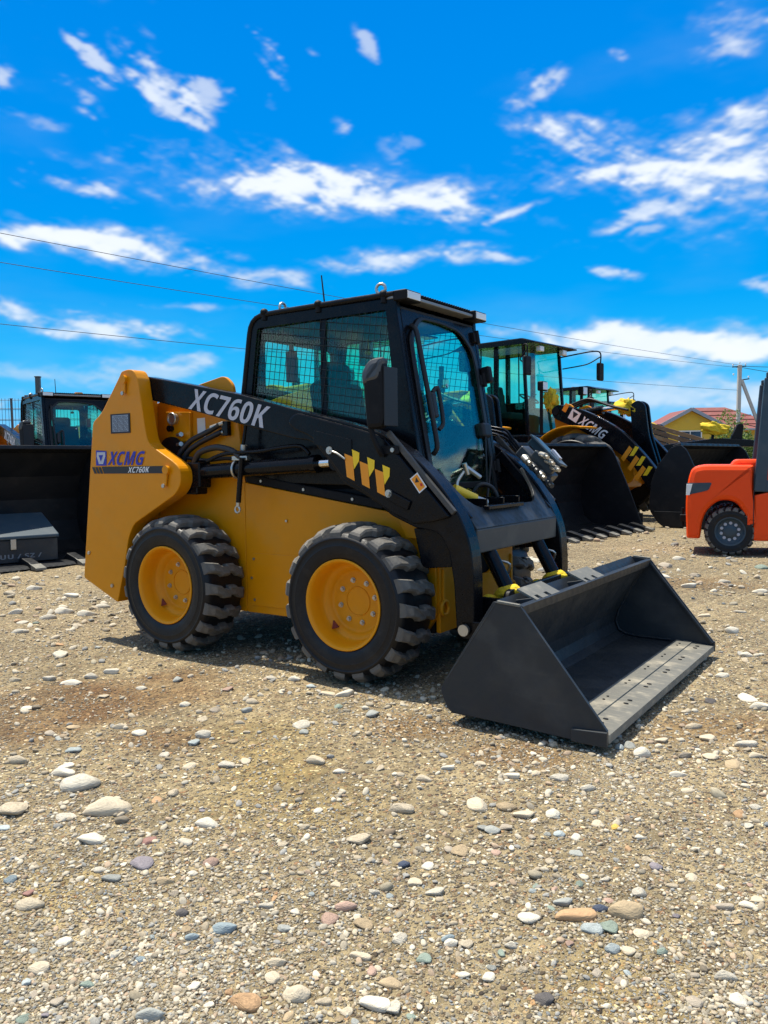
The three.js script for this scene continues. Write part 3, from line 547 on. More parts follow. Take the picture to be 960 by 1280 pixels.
    mesh('lower_pin', new THREE.CylinderGeometry(.028, .028, .14, 20).rotateX(Math.PI / 2).translate(.62, .325, f(.55)), M.zinc, A);
    mesh('leg_gusset', plate([[.31, .80], [.56, .80], [.56, .62], [.36, .60, .03]], ...zz(.508, .56), .004, .01), M.black, A);
    if (s > 0) {
      mesh('lettering', textFlat(o.text, mp(235, 511, .603), mp(329, 535.5, .603), mp(243, 485.5, .603), .603), M.greyPrint, A);
      const Q = (u, v) => mp(420 + u / 4.8, 520 + v / 4.8, .6255);
      for (let i = 0; i < 3; i++) {
        const du = i * 91.5, dv = i * 46;
        mesh('chevron', flat([[50, 225], [100, 245], [112, 390], [65, 365]].map(([u, v]) => Q(u + du, v + dv)), .6255), M.orangePrint, A);
        mesh('chevron', flat([[95, 200], [140, 220], [138, 270], [108, 320]].map(([u, v]) => Q(u + du, v + dv)), .6255), M.yellowPrint, A);
      }
      mesh('warning_label', flat([[443, 377], [488, 338], [545, 425], [500, 465]].map(([u, v]) => Q(u, v)), .6255), M.white, A);
      mesh('warning_label', flat([[452, 379], [486, 349], [535, 424], [502, 453]].map(([u, v]) => Q(u, v)), .6268), M.orangePrint, A);
      mesh('warning_label', flat([[482, 368], [500, 395], [475, 400]].map(([u, v]) => Q(u, v)), .628), M.darkPrint, A);
      mesh('warning_label', flat([[505, 405], [518, 402], [520, 420], [508, 422]].map(([u, v]) => Q(u, v)), .628), M.red, A);
      mesh('bracket', [plate([mp(471, 557, .63), mp(497, 557, .63), mp(499, 567, .63), mp(473, 568, .63)].map(([x, y]) => [x, y]), .6225, .632, .002, .006)], M.blackMatt, A);
      for (const px of [475, 491]) { const [x, y] = mp(px, 562.5, .632); mesh('bracket_bolt', hexBolt(x, y, .632, .012, .008), M.zinc, A); }
    }
  }
  // ---- cross member between the arms
  mesh('cross_member', box(.545, .635, .68, .80, -.495, .495, .008), M.beam, k);
  mesh('cross_member_top', plateX([[-.497, .0], [.497, .0], [.497, .36, .01], [.485, .36, .01], [.44, .20, .08], [.35, .12, .08], [-.35, .12, .08], [-.44, .20, .08], [-.485, .36, .01], [-.497, .36, .01]], -.02, 0, .003).rotateZ(.64).translate(.635, .802, 0), M.bucket, k);
  mesh('cross_member_bracket', [box(.45, .60, .885, .905, -.12, .30, .004), box(.46, .58, .905, .94, -.11, -.095, .004), box(.46, .58, .905, .94, .08, .095, .004), box(.46, .58, .905, .94, .275, .29, .004)], M.black, k);
  // ---- lift cylinders with hoses
  for (const s of [1, -1]) {
    const C = group('lift_cylinder', k), z = s * .552;
    mesh('barrel', [cyl([-1.20, 1.085, z], [-.32, 1.127, z], .044, .044, 24), cyl([-.335, 1.126, z], [-.30, 1.128, z], .050, .050, 24)], M.black, C);
    mesh('rod', cyl([-.31, 1.1275, z], [-.19, 1.134, z], .024, .024, 20), M.chrome, C);
    mesh('clevis', [box(-1.33, -1.17, .99, 1.145, z - .05, z + .05, .012), box(-1.30, -1.20, .95, 1.0, z - .045, z + .045, .01)], M.black, C);
    mesh('rod_eye', new THREE.CylinderGeometry(.045, .045, .06, 20).rotateX(Math.PI / 2).translate(-.165, 1.136, z), M.black, C);
    mesh('feed_pipe', tube([[-1.12, 1.15, z + s * .03], [-.98, 1.19, z + s * .03], [-.72, 1.20, z + s * .02], [-.55, 1.22, z + s * .01], [-.42, 1.225, z], [-.36, 1.18, z]], .012), M.black, C);
    mesh('hose', tube([[-1.24, 1.13, z + s * .03], [-1.18, 1.20, z + s * .035], [-1.05, 1.23, z + s * .03], [-.93, 1.21, z + s * .02], [-.86, 1.17, z + s * .02]], .019), M.hose, C);
    mesh('hose_clamp', [new THREE.TorusGeometry(.052, .008, 8, 24).rotateY(Math.PI / 2).translate(-.90, 1.10, z), box(-.92, -.80, 1.15, 1.178, z + s * .012 - .02, z + s * .012 + .02, .005)], M.zinc, C);
  }
  // ---- hydraulics on the right inner plate, arm support rod
  {
    const H = group('hydraulic_ports', k), z = .448, q = (x, y) => mp(x, y, .45);
    const at = (x, y, dz = 0) => { const p = q(x, y); return [p[0], p[1], z + dz]; };
    mesh('port_bracket', plate([q(210, 515), q(240, 515), q(241, 552), q(212, 552)], .447, .47, .003, .01), M.yellow, H);
    mesh('filler_cap', [new THREE.CylinderGeometry(.034, .034, .03, 24).rotateX(Math.PI / 2).translate(...at(222, 524, .035)), new THREE.TorusGeometry(.034, .007, 8, 24).translate(...at(222, 524, .05))], M.zinc, H);
    mesh('filler_cap', new THREE.CylinderGeometry(.02, .02, .03, 16).rotateX(Math.PI / 2).translate(...at(218, 536, .035)), M.black, H);
    mesh('opening', new THREE.CylinderGeometry(1, 1, .006, 28).rotateX(Math.PI / 2).scale(.095, .055, 1).translate(...at(218, 557, .026)), M.gasket, H);
    for (const [x, y] of [[236, 544], [236, 556]]) mesh('fitting', [cyl(at(226, y, .03), at(236, y - 1, .06), .011), cyl(at(232, y, .045), at(236, y - 1, .065), .015, .015, 6)], M.zinc, H);
    mesh('capacity_plate', flat([q(246, 523), q(256, 522), q(257, 546), q(247, 547)], .4485), M.white, H);
    mesh('hose', tube([at(236, 590, .10), at(237, 570, .09), at(248, 552, .07), at(265, 541, .05), at(279, 531, .03)], .017), M.hose, H);
    mesh('hose', tube([at(240, 588, .09), at(246, 566, .08), at(258, 554, .06), at(270, 547, .05), at(281, 540, .03)], .017), M.hose, H);
    mesh('fitting', [cyl(at(270, 535, .045), at(283, 529, .025), .013), cyl(at(270, 546, .045), at(283, 540, .025), .013)], M.zinc, H);
    mesh('valve_block', box(q(281, 534)[0], q(281, 534)[0] + .05, q(281, 545)[1], q(281, 527)[1], .447, .48, .004), M.black, H);
    mesh('hose', tube([[-1.42, 1.18, .52], [-1.20, 1.155, .53], [-1.02, 1.165, .52], [-.94, 1.15, .50]], .012), M.hose, H);
    mesh('support_rod', [cyl([...mp(309, 518, .50), .50], [...mp(302, 572, .515), .515], .010), cyl([...mp(305, 558, .512), .512], [...mp(303, 569, .515), .515], .018), cyl([...mp(302, 572, .60), .60], [...mp(298, 628, .60), .60], .015)], M.black, H);
    mesh('rod_hook', [cyl([...mp(305, 556, .516), .516], [...mp(303.5, 566, .518), .518], .020), new THREE.TorusGeometry(.018, .007, 8, 16).translate(...mp(297, 637, .60), .60), cyl([...mp(298, 626, .60), .60], [...mp(297.5, 633, .60), .60], .012)], M.zinc, H);
  }
  // ---- cab
  const cab = group('cab', k);
  const FX = (y) => .145 + (1.9 - y) * .175;                   // the front leans forward towards its foot
  for (const s of [1, -1]) {
    const zz = (a, b) => (s > 0 ? [a, b] : [-b, -a]);
    mesh('side_frame', plate([[-.975, 1.02], [-.935, 1.56], [-.872, 1.93, .03], [-.845, 1.965, .04], [-.78, 1.985], [.14, 1.985, .02], [FX(1.90), 1.90], [FX(1.0), 1.0]], ...zz(.402, .44), .006, .02,
      [[[-.905, 1.46], [-.835, 1.925], [.082, 1.930], [.145, 1.33]]], .022), M.black, cab);
    mesh('side_window', plate([[-.92, 1.44], [-.845, 1.945], [-.3565, 1.945], [-.3565, 1.38]], ...zz(.4135, .4195), 0), M.glass, cab);
    mesh('side_window', plate([[-.352, 1.38], [-.352, 1.945], [.09, 1.945], [.155, 1.31]], ...zz(.4135, .4195), 0), M.glass, cab);
    mesh('window_post', bar([-.355, 1.38, s * .4225], [-.355, 1.94, s * .4225], .005, .042, .002), M.black, cab);
    // welded wire guard, its rows parallel to the sloping sill
    const wires = [], dir = [Math.cos(-.155), Math.sin(-.155)], nor = [-dir[1], dir[0]], inside = (x, y) => y < 1.935 && y > 1.455 - (x + .90) * .13 && x > -.915 + (y - 1.46) * .15 && x < .150 - (y - 1.33) * .11;
    const clipLine = (ox, oy, dx, dy) => { let t0 = null, t1 = null; for (let t = -1.5; t < 1.5; t += .006) if (inside(ox + dx * t, oy + dy * t)) { t0 ??= t; t1 = t; } if (t0 !== null && t1 - t0 > .02) wires.push(cyl([ox + dx * t0, oy + dy * t0, s * .428], [ox + dx * t1, oy + dy * t1, s * .428], .0019, .0019, 5)); };
    for (let i = -26; i < 26; i++) clipLine(-.37 + dir[0] * i * .0375, 1.65 + dir[1] * i * .0375, nor[0], nor[1]);
    for (let i = -14; i < 14; i++) clipLine(-.37 + nor[0] * i * .043, 1.65 + nor[1] * i * .043, dir[0], dir[1]);
    const gr = mesh('wire_guard', wires, M.grille, cab); gr.userData.kind = 'stuff';
    mesh('roof_rail', tube([[-.95, 1.54, s * .437], [-.915, 1.75, s * .437], [-.885, 1.92, s * .437], [-.845, 1.972, s * .437], [-.76, 1.992, s * .437], [-.3, 1.998, s * .437], [.13, 2.0, s * .437]], .017, 40), M.black, cab);
    for (const x of [-.77, -.37, .065]) mesh('roof_knob', [new THREE.SphereGeometry(.024, 14, 10).scale(1, .9, 1).translate(x, 2.005, s * .442), cyl([x, 1.96, s * .442], [x, 2.0, s * .442], .016)], M.blackMatt, cab);
  }
  mesh('roof', plate([[-.86, 1.945, .02], [-.83, 1.99, .03], [.06, 2.012], [.175, 2.0, .006], [.18, 1.985, .006], [.06, 1.968], [-.82, 1.945, .02]], -.425, .425, .006, .006), M.black, cab);
  mesh('visor', plateY([[.02, -.42], [.02, .42], [.12, .452, .03], [.18, .43, .03], [.195, .30, .05], [.195, -.30, .05], [.18, -.43, .03], [.12, -.452, .03]], 1.975, 1.992, .004), M.greyMetal, cab);
  { const sl = []; for (let i = 0; i < 22; i++) sl.push(box(.06, .185, 2.003, 2.016, -.285 + i * .026, -.275 + i * .026, .002)); const gsl = mesh('roof_grating', sl, M.blackMatt, cab); gsl.userData.kind = 'stuff'; }
  for (const s of [1, -1]) {
    const L = group('work_lamp', cab); 
    mesh('lamp_housing', box(.125, .208, 1.962, 2.016, s * .375 - .075, s * .375 + .075, .008), M.blackMatt, L);
    mesh('lamp_lens', box(.207, .213, 1.970, 2.008, s * .375 - .062, s * .375 + .062, .003), M.lens, L);
  }
  mesh('rear_frame', plateX([[-.40, 1.0], [-.40, 1.96, .03], [.40, 1.96, .03], [.40, 1.0]], -.90, -.865, .004, .01, [[[-.34, 1.45], [-.34, 1.87], [.34, 1.87], [.34, 1.45]]], .04), M.black, cab);
  mesh('rear_window', box(-.885, -.88, 1.43, 1.89, -.36, .36, .001), M.glass, cab);
  // front door built upright, then leaned
  {
    const Dr = group('front_door', cab); Dr.position.set(FX(1.0), 1.0, 0); Dr.rotation.z = Math.atan(.175);
    const out = [[-.402, -.18, .03], [-.402, .955, .03], [.402, .955, .03], [.402, -.18, .03]];
    const pane = [[-.365, -.14, .03], [-.365, .72, .06], [-.345, .80, .08], [-.22, .905, .08], [.0, .925], [.24, .925, .06], [.365, .80, .08], [.37, .70], [.37, -.14, .03]];
    mesh('door_frame', plateX(out, -.03, .0, .006, .02, [pane.map((p) => [p[0] * .97, p[1]])], .06), M.black, Dr);
    mesh('door_seal', plateX(pane.map(([a, b, r]) => [a * 1.01, b, r]), .001, .012, .004, .05, [pane.map(([a, b, r]) => [a * .93, b * .985 + .005, r])], .05), M.gasket, Dr);
    mesh('door_glass', plateX(pane.map(([a, b, r]) => [a * .98, b * .995, r]), -.012, -.006, 0, .05), M.glassDark, Dr);
    mesh('grab_handle', tube([[.004, .86, .335], [.035, .83, .335], [.042, .70, .335], [.042, .30, .315], [.035, .20, .31], [.004, .17, .31]], .014, 36), M.gasket, Dr);
    mesh('door_latch', [box(.005, .05, .36, .50, .25, .30, .015), tube([[.03, .50, .26], [.045, .52, .22], [.045, .34, .22], [.03, .30, .25]], .012)], M.gasket, Dr);
    mesh('wiper', [bar([.018, .30, -.31], [.018, -.02, -.22], .010, .010, .003, V(1, 0, 0)), bar([.02, .16, -.335], [.02, -.10, -.19], .014, .012, .004, V(1, 0, 0))], M.gasket, Dr);
    mesh('wiper_motor', box(-.03, .03, .27, .36, -.38, -.28, .02), M.gasket, Dr);
    for (const y of [.88, .62, .10]) mesh('hinge', [cyl([.02, y - .04, -.40], [.02, y + .04, -.40], .014), box(-.01, .02, y - .03, y + .03, -.41, -.36, .004)], M.blackMatt, Dr);
    mesh('door_bolt', [hexBolt(.35, .56, 0, .01, .008).rotateY(Math.PI / 2).translate(.0, .0, .39 - .0)].map((g) => g), M.zinc, Dr).position.set(0, 0, 0);
    mesh('side_marker', box(.0, .06, .60, .70, -.45, -.40, .012), M.blackMatt, Dr);
  }
  // inside of the cab
  mesh('seat', [box(-.52, -.10, 1.02, 1.16, -.24, .24, .05), bar([-.50, 1.10, 0], [-.60, 1.62, 0], .44, .12, .05), bar([-.59, 1.60, 0], [-.61, 1.74, 0], .24, .10, .04)], M.seat, cab);
  for (const s of [1, -1]) { mesh('armrest', box(-.45, -.02, 1.22, 1.30, s * .30 - .05, s * .30 + .05, .02), M.seat, cab); mesh('joystick', [cyl([-.02, 1.26, s * .30], [.02, 1.42, s * .30], .012), new THREE.SphereGeometry(.028, 12, 10).scale(1, 1.5, 1).translate(.022, 1.44, s * .30)], M.gasket, cab); }
  mesh('fire_extinguisher', [cyl([-.76, 1.62, .22], [-.76, 1.80, .22], .035), cyl([-.76, 1.80, .22], [-.76, 1.84, .22], .015)], M.red, cab);
  mesh('seat_belt_reel', box(-.40, -.34, 1.60, 1.72, -.32, -.27, .01), M.red, cab);
  mesh('headliner', box(-.83, .14, 1.925, 1.944, -.40, .40, .006), M.seat, cab);
  mesh('cab_floor', box(-.90, .30, .98, 1.015, -.40, .40, .005), M.blackMatt, cab);
  mesh('instrument_panel', box(.06, .12, 1.70, 1.86, .26, .38, .01), M.gasket, cab);
  mesh('hook_lamp', [new THREE.SphereGeometry(.022, 10, 8).scale(1, .7, 1).translate(-.42, 1.80, -.1), cyl([-.42, 1.81, -.1], [-.42, 1.88, -.1], .005)], M.rimYellow, cab);
  eyeBolt(cab, -.70, 1.99, .36, Math.PI / 2); eyeBolt(cab, .02, 2.0, .40, .2); eyeBolt(cab, -.70, 1.99, -.36, 0);
  mesh('antenna', cyl([-.62, 1.98, .05], [-.655, 2.27, .05], .006, .004, 8), M.gasket, cab);
  // ---- mirror on its stalk
  {
    const m = group('side_mirror', k);
    mesh('mirror_housing', plate([[-.045, -.175, .03], [-.065, .10, .03], [-.03, .16, .05], [.045, .17, .03], [.055, -.10, .03], [.04, -.17, .03]], -.055, .055, .024, .01).rotateY(.35).translate(.165, 1.47, .655), M.blackMatt, m);
    mesh('mirror_cap', plate([[-.066, .04, .02], [-.068, .11, .03], [-.03, .168, .05], [.05, .178, .02], [.03, .06, .03]], -.06, .06, .026, .01).rotateY(.35).translate(.165, 1.47, .655), M.castGrey, m);
    mesh('mirror_glass', box(.225, .231, 1.31, 1.60, .57, .69, .01).rotateY(0), M.gasket, m);
    mesh('stalk', tube([[.15, 1.45, .68], [.14, 1.34, .685], [.15, 1.27, .68], [.17, 1.20, .66], [.175, 1.165, .632]], .014, 24), M.blackMatt, m);
  }
  // ---- left arm hydraulic couplers and pipes
  {
    const c = group('coupler_block', k), z = -.60;
    const at = (x, y, dz = 0) => { const p = mp(x, y, z + dz); return [p[0], p[1], z + dz]; };
    for (let i = 0; i < 3; i++) mesh('pipe', tube([at(598, 532 + i * 4, .02 - i * .02), at(615, 534 + i * 4, .02 - i * .02), at(632, 538 + i * 5, .02 - i * .02), at(641, 549 + i * 5, .01 - i * .02), at(654, 566 + i * 4, .0 - i * .02)], .0085, 20), M.black, c);
    mesh('cover_plate', bar(at(668, 546, 0), at(704, 582, 0), .17, .014, .004, V(.25, 0, 1)), M.slate, c);
    mesh('cover_plate', bar(at(664, 549, .06), at(697, 586, .06), .014, .06, .004), M.slate, c);
    mesh('capacity_plate', bar(at(691, 563, -.02), at(700, 574, -.02), .06, .018, .002, V(.25, 0, 1)), M.greyPrint, c);
    mesh('manifold', [bar(at(652, 562, .05), at(690, 600, .05), .10, .07, .01), bar(at(668, 566, .09), at(692, 590, .09), .05, .05, .008)], M.castGrey, c);
    for (let i = 0; i < 4; i++) { const u = 655 + i * 9, v = 572 + i * 9.2; mesh('coupler', [cyl(at(u, v, .10), at(u + 5, v + 5, .13), .022, .022, 16), cyl(at(u + 4, v + 4, .12), at(u + 8, v + 8, .145), .016, .016, 6), new THREE.TorusGeometry(.022, .005, 6, 16).translate(...at(u + 2, v + 2, .11))], i % 2 ? M.castGrey : M.zinc, c); }
    for (let i = 0; i < 3; i++) { const u = 676 + i * 7, v = 568 + i * 8; mesh('coupler', [cyl(at(u, v, .10), at(u + 6, v + 2, .14), .018, .018, 14), cyl(at(u + 5, v + 2, .13), at(u + 9, v + 4, .155), .012, .012, 6)], M.zinc, c); }
  }
  // ---- pedals and capped hose ends at the cab's foot
  mesh('capped_hose', cyl([.40, .99, .31], [.47, .935, .20], .026, .024), M.yellowCap, k);
  mesh('capped_hose', cyl([.36, .955, .34], [.44, .905, .24], .026, .024), M.yellowCap, k);
  mesh('hose_fitting', [cyl([.47, .93, .20], [.50, .91, .14], .022), cyl([.44, .905, .24], [.48, .885, .18], .02)], M.zinc, k);
  mesh('pedal', [bar([.36, 1.10, .10], [.43, 1.04, .06], .03, .02, .006), tube([[.36, 1.09, .10], [.34, 1.02, .16], [.35, .93, .18]], .009), cyl([.36, 1.12, .12], [.37, 1.06, .10], .014)], M.zinc, k);
  mesh('hose', tube([[.33, .92, .02], [.38, 1.0, -.02], [.43, .98, -.08], [.47, .86, -.12]], .012), M.hose, k);
  // ---- tilt cylinders with yellow foam wraps
  for (const s of [1, -1]) {
    const C = group('tilt_cylinder', k), z = s * .30;
    mesh('barrel', cyl([.56, .74, z], [.70, .488, z], .038, .038, 20), M.black, C);
    mesh('rod', cyl([.69, .505, z], [.76, .385, z], .022, .022, 16), M.zinc, C);
    const R = rng(s > 0 ? 61 : 62), g = new THREE.SphereGeometry(1, 26, 18), p = g.attributes.position;
    for (let i = 0; i < p.count; i++) { const x = p.getX(i), y = p.getY(i), q = p.getZ(i), n = 1 + (nz(noiseA, x * .3 + s, y * .3 + q * .2) - .5) * .9 + (nz(noiseB, y * .6, q * .6 + x * .4) - .5) * .4; p.setXYZ(i, x * .075 * n, y * .036 * n, q * .042 * n); }
    g.computeVertexNormals(); mesh('foam_wrap', g.rotateZ(.25).translate(.715, .47, z + .02), M.foam, C);
    mesh('foam_wrap', new THREE.SphereGeometry(.04, 16, 12).scale(1.2, .8, 1).rotateZ(-.4).translate(.64, .43, z + .06), M.foam, C);
    mesh('bleed_hose', tube([[.60, .62, z - .09], [.66, .60, z - .11], [.64, .54, z - .13], [.62, .42, z - .14], [.63, .34, z - .14]], .007), M.zinc, C);
  }
  mesh('quick_coupler', [plateX([[-.52, .10], [-.52, .36, .03], [-.40, .50, .03], [.40, .50, .03], [.52, .36, .03], [.52, .10]], .735, .765, .004), box(.62, .75, .16, .46, -.44, -.41, .006), box(.62, .75, .16, .46, .41, .44, .006), box(.60, .75, .28, .37, -.60, -.50, .006), box(.60, .75, .28, .37, .50, .60, .006)], M.black, k);
  // ---- bucket
  if (o.bucket) {
    const b = group('bucket', k), HW = .93;
    for (const s of [1, -1]) {
      const zz = (a, c) => (s > 0 ? [a, c] : [-c, -a]);
      mesh('side_plate', plate([[.935, .540, .006], [1.060, .530, .006], [1.430, .066, .004], [1.430, .012], [1.284, .010], [.715, .034, .02], [.674, .123, .015], [.700, .175]], ...zz(HW - .012, HW), .002, .002), M.bucket, b);
      mesh('side_edge', bar([1.052, .520, s * (HW - .016)], [1.420, .060, s * (HW - .016)], .024, .014, .003), M.bucket, b);
      mesh('top_edge', bar([.955, .541, s * (HW - .002)], [1.058, .533, s * (HW - .002)], .016, .012, .003), M.steel, b);
      mesh('side_cutter', plate([[1.285, .008], [1.285, .060], [1.432, .068], [1.432, .008]], ...zz(HW, HW + .016), .003), M.bucket, b);
    }
    const shell = (pts, t, mat, name, w = HW - .0125) => { const inner = pts.map((p, i) => { const a = pts[Math.max(0, i - 1)], c = pts[Math.min(pts.length - 1, i + 1)], dx = c[0] - a[0], dy = c[1] - a[1], l = Math.hypot(dx, dy); return [p[0] - dy / l * t, p[1] + dx / l * t]; }); return mesh(name, plate([...pts, ...inner.reverse()], -w, w, .001), mat, b); };
    shell([[1.056, .526], [.92, .30], [.862, .20], [.845, .13], [.865, .078], [.91, .053], [1.0, .046], [1.225, .042]], -.014, M.bucket, 'bucket_shell');
    shell([[.940, .536], [.705, .17], [.682, .12], [.72, .036]], .012, M.bucket, 'back_plate');
    for (const s of [1, -1]) { const R = rng(s > 0 ? 8 : 9), path = [[1.04, .505], [.92, .305], [.868, .20], [.852, .135], [.87, .088], [.915, .062], [1.0, .055], [1.21, .052]], pts = []; for (let i = 0; i < path.length - 1; i++) for (let j = 0; j < 8; j++) { const t = j / 8; pts.push([mix(path[i][0], path[i + 1][0], t) + R() * .004, mix(path[i][1], path[i + 1][1], t) + R() * .004, s * (HW - .016 - R() * .003)]); } mesh('weld_seam', tube(pts, .0065, 120, 6), M.bucket, b);
      mesh('weld_seam', tube(Array.from({ length: 30 }, (_, i) => [mix(.945, .71, i / 29) + R() * .003, mix(.53, .18, i / 29) + R() * .003, s * (HW - .002)]), .004, 80, 5), M.bucket, b); }
    mesh('floor_plate', plate([[.72, .022], [.72, .034], [1.30, .034], [1.30, .022]], -HW + .013, HW - .013, .001), M.bucket, b);
    mesh('top_channel', plate([[.940, .538], [.945, .545], [.962, .520], [.985, .480], [1.05, .500], [1.058, .532], [1.066, .528], [1.056, .488], [.98, .466], [.968, .48]], -HW + .013, HW - .013, .0015), M.bucket, b);
    mesh('cutting_edge', plate([[1.215, .045], [1.218, .060], [1.310, .058], [1.312, .045]], -HW + .013, HW - .013, .002), M.steel, b);
    mesh('cutting_edge', plate([[1.300, .016], [1.312, .052], [1.428, .046], [1.432, .016]], -HW + .013, HW - .013, .003), M.steel, b);
    for (let i = 0; i < 6; i++) { const z = .78 - i * .312; for (const d of [0, .055]) { mesh('bolt_slot', new THREE.CylinderGeometry(.009, .009, .004, 14).scale(1.25, 1, .8).translate(1.352 + (i % 2) * .004, .0515, z - d), M.gasket, b); if (i > 0) mesh('bolt_slot', new THREE.CylinderGeometry(.006, .006, .004, 12).translate(1.262, .0605, z - d + .02), M.gasket, b); } }
    for (const z of [.62, .02]) {
      mesh('hook_plate', plateY([[-.05, -.13], [-.05, .13], [.052, .13], [.052, .10], [.022, .10], [.022, .065], [.052, .065], [.052, .0], [.022, .0], [.022, -.035], [.052, -.035], [.052, -.13]], -.005, .005, .001).rotateZ(-.42).translate(1.006, .548, z), M.steel, b);
      mesh('hook_rib', [bar([.965, .50, z + .14], [1.04, .515, z + .14], .01, .05, .003), bar([.965, .50, z - .14], [1.04, .515, z - .14], .01, .05, .003)], M.bucket, b);
    }
  }
  return k;
}
const skid = makeSkidSteer({ text: 'XC760K', bucket: true, detail: true });
skid.position.copy(POSE); skid.rotation.y = -YAW;
thing(skid, 'clean yellow and black skid steer loader with empty bucket resting on the gravel', 'skid steer');

// ================================================================ wheel loaders in the row behind
function bucketParts(b, HW, teeth, dx = 0) {                   // big loader bucket, cutting edge forward
  const side = [[1.50, .30, .1], [1.56, .88, .2], [1.86, 1.30, .05], [2.02, 1.345, .02], [2.12, 1.26, .08], [2.40, .66, .3], [2.62, .10, .02], [2.62, .02], [1.70, .02, .12]].map(([x, y, r]) => [x + dx, y, r]);
  for (const s of [1, -1]) {
    const zz = (a, c) => (s > 0 ? [a, c] : [-c, -a]);
    mesh('side_plate', plate(side, ...zz(HW - .03, HW), .006, .02), M.loaderBucket, b);
    mesh('wear_plate', plate([[1.72 + dx, .025, .05], [2.62 + dx, .025], [2.62 + dx, .27], [1.60 + dx, .27]], ...zz(HW, HW + .02), .005, .01), M.loaderBucket, b);
  }
  const arc = [[2.02, 1.34], [1.88, 1.28], [1.66, 1.0], [1.56, .72], [1.55, .44], [1.62, .20], [1.76, .08], [2.0, .055], [2.45, .05]].map(([x, y]) => [x + dx, y]);
  const out = arc.map(([x, y], i) => { const a = arc[Math.max(0, i - 1)], c = arc[Math.min(arc.length - 1, i + 1)], ux = c[0] - a[0], uy = c[1] - a[1], l = Math.hypot(ux, uy); return [x + uy / l * .03, y - ux / l * .03]; });
  mesh('bucket_shell', plate([...arc, ...out.reverse()], -HW + .031, HW - .031, .002), M.loaderBucket, b);
  mesh('spill_lip', [bar([1.95 + dx, 1.33, -HW + .035], [1.95 + dx, 1.33, HW - .035], .14, .05, .01, V(1, .3, 0))], M.loaderBucket, b);
  mesh('cutting_edge', plate([[2.30, .018], [2.32, .06], [2.66, .045], [2.72, .018]].map(([x, y]) => [x + dx, y]), -HW + .01, HW - .01, .004), M.loaderBucket, b);
  if (teeth) for (let i = 0; i < teeth; i++) {
    const z = -HW + .12 + i * (2 * HW - .24) / (teeth - 1);
    const t = mesh('tooth', [plate([[2.42, .055], [2.50, .13, .02], [2.68, .085], [2.82, .03, .01], [2.82, .012, .01], [2.60, .010]].map(([x, y]) => [x + dx, y]), z - .055, z + .055, .010, .01)], M.loaderBucket, b);
    mesh('tooth_tip', plate([[2.74, .07], [2.86, .035, .008], [2.86, .008, .008], [2.74, .006]].map(([x, y]) => [x + dx, y]), z - .059, z + .059, .006, .004), M.steel, t);
  }
}
function foamWrap(parent, x, y, z, sx, sy, sz, seed) {
  const g = new THREE.SphereGeometry(1, 40, 28), p = g.attributes.position;
  for (let i = 0; i < p.count; i++) { const a = p.getX(i), b = p.getY(i), c = p.getZ(i), n = 1 + (nz(noiseA, a * .34 + seed, b * .3 + c * .25) - .5) * 1.7 + (nz(noiseB, a * .9 + b * .5, c * .9 + seed) - .5) * .8; p.setXYZ(i, a * sx * n, b * sy * n, c * sz * n); }
  g.computeVertexNormals(); mesh('foam_wrap', g.translate(x, y, z), M.foam, parent);
}
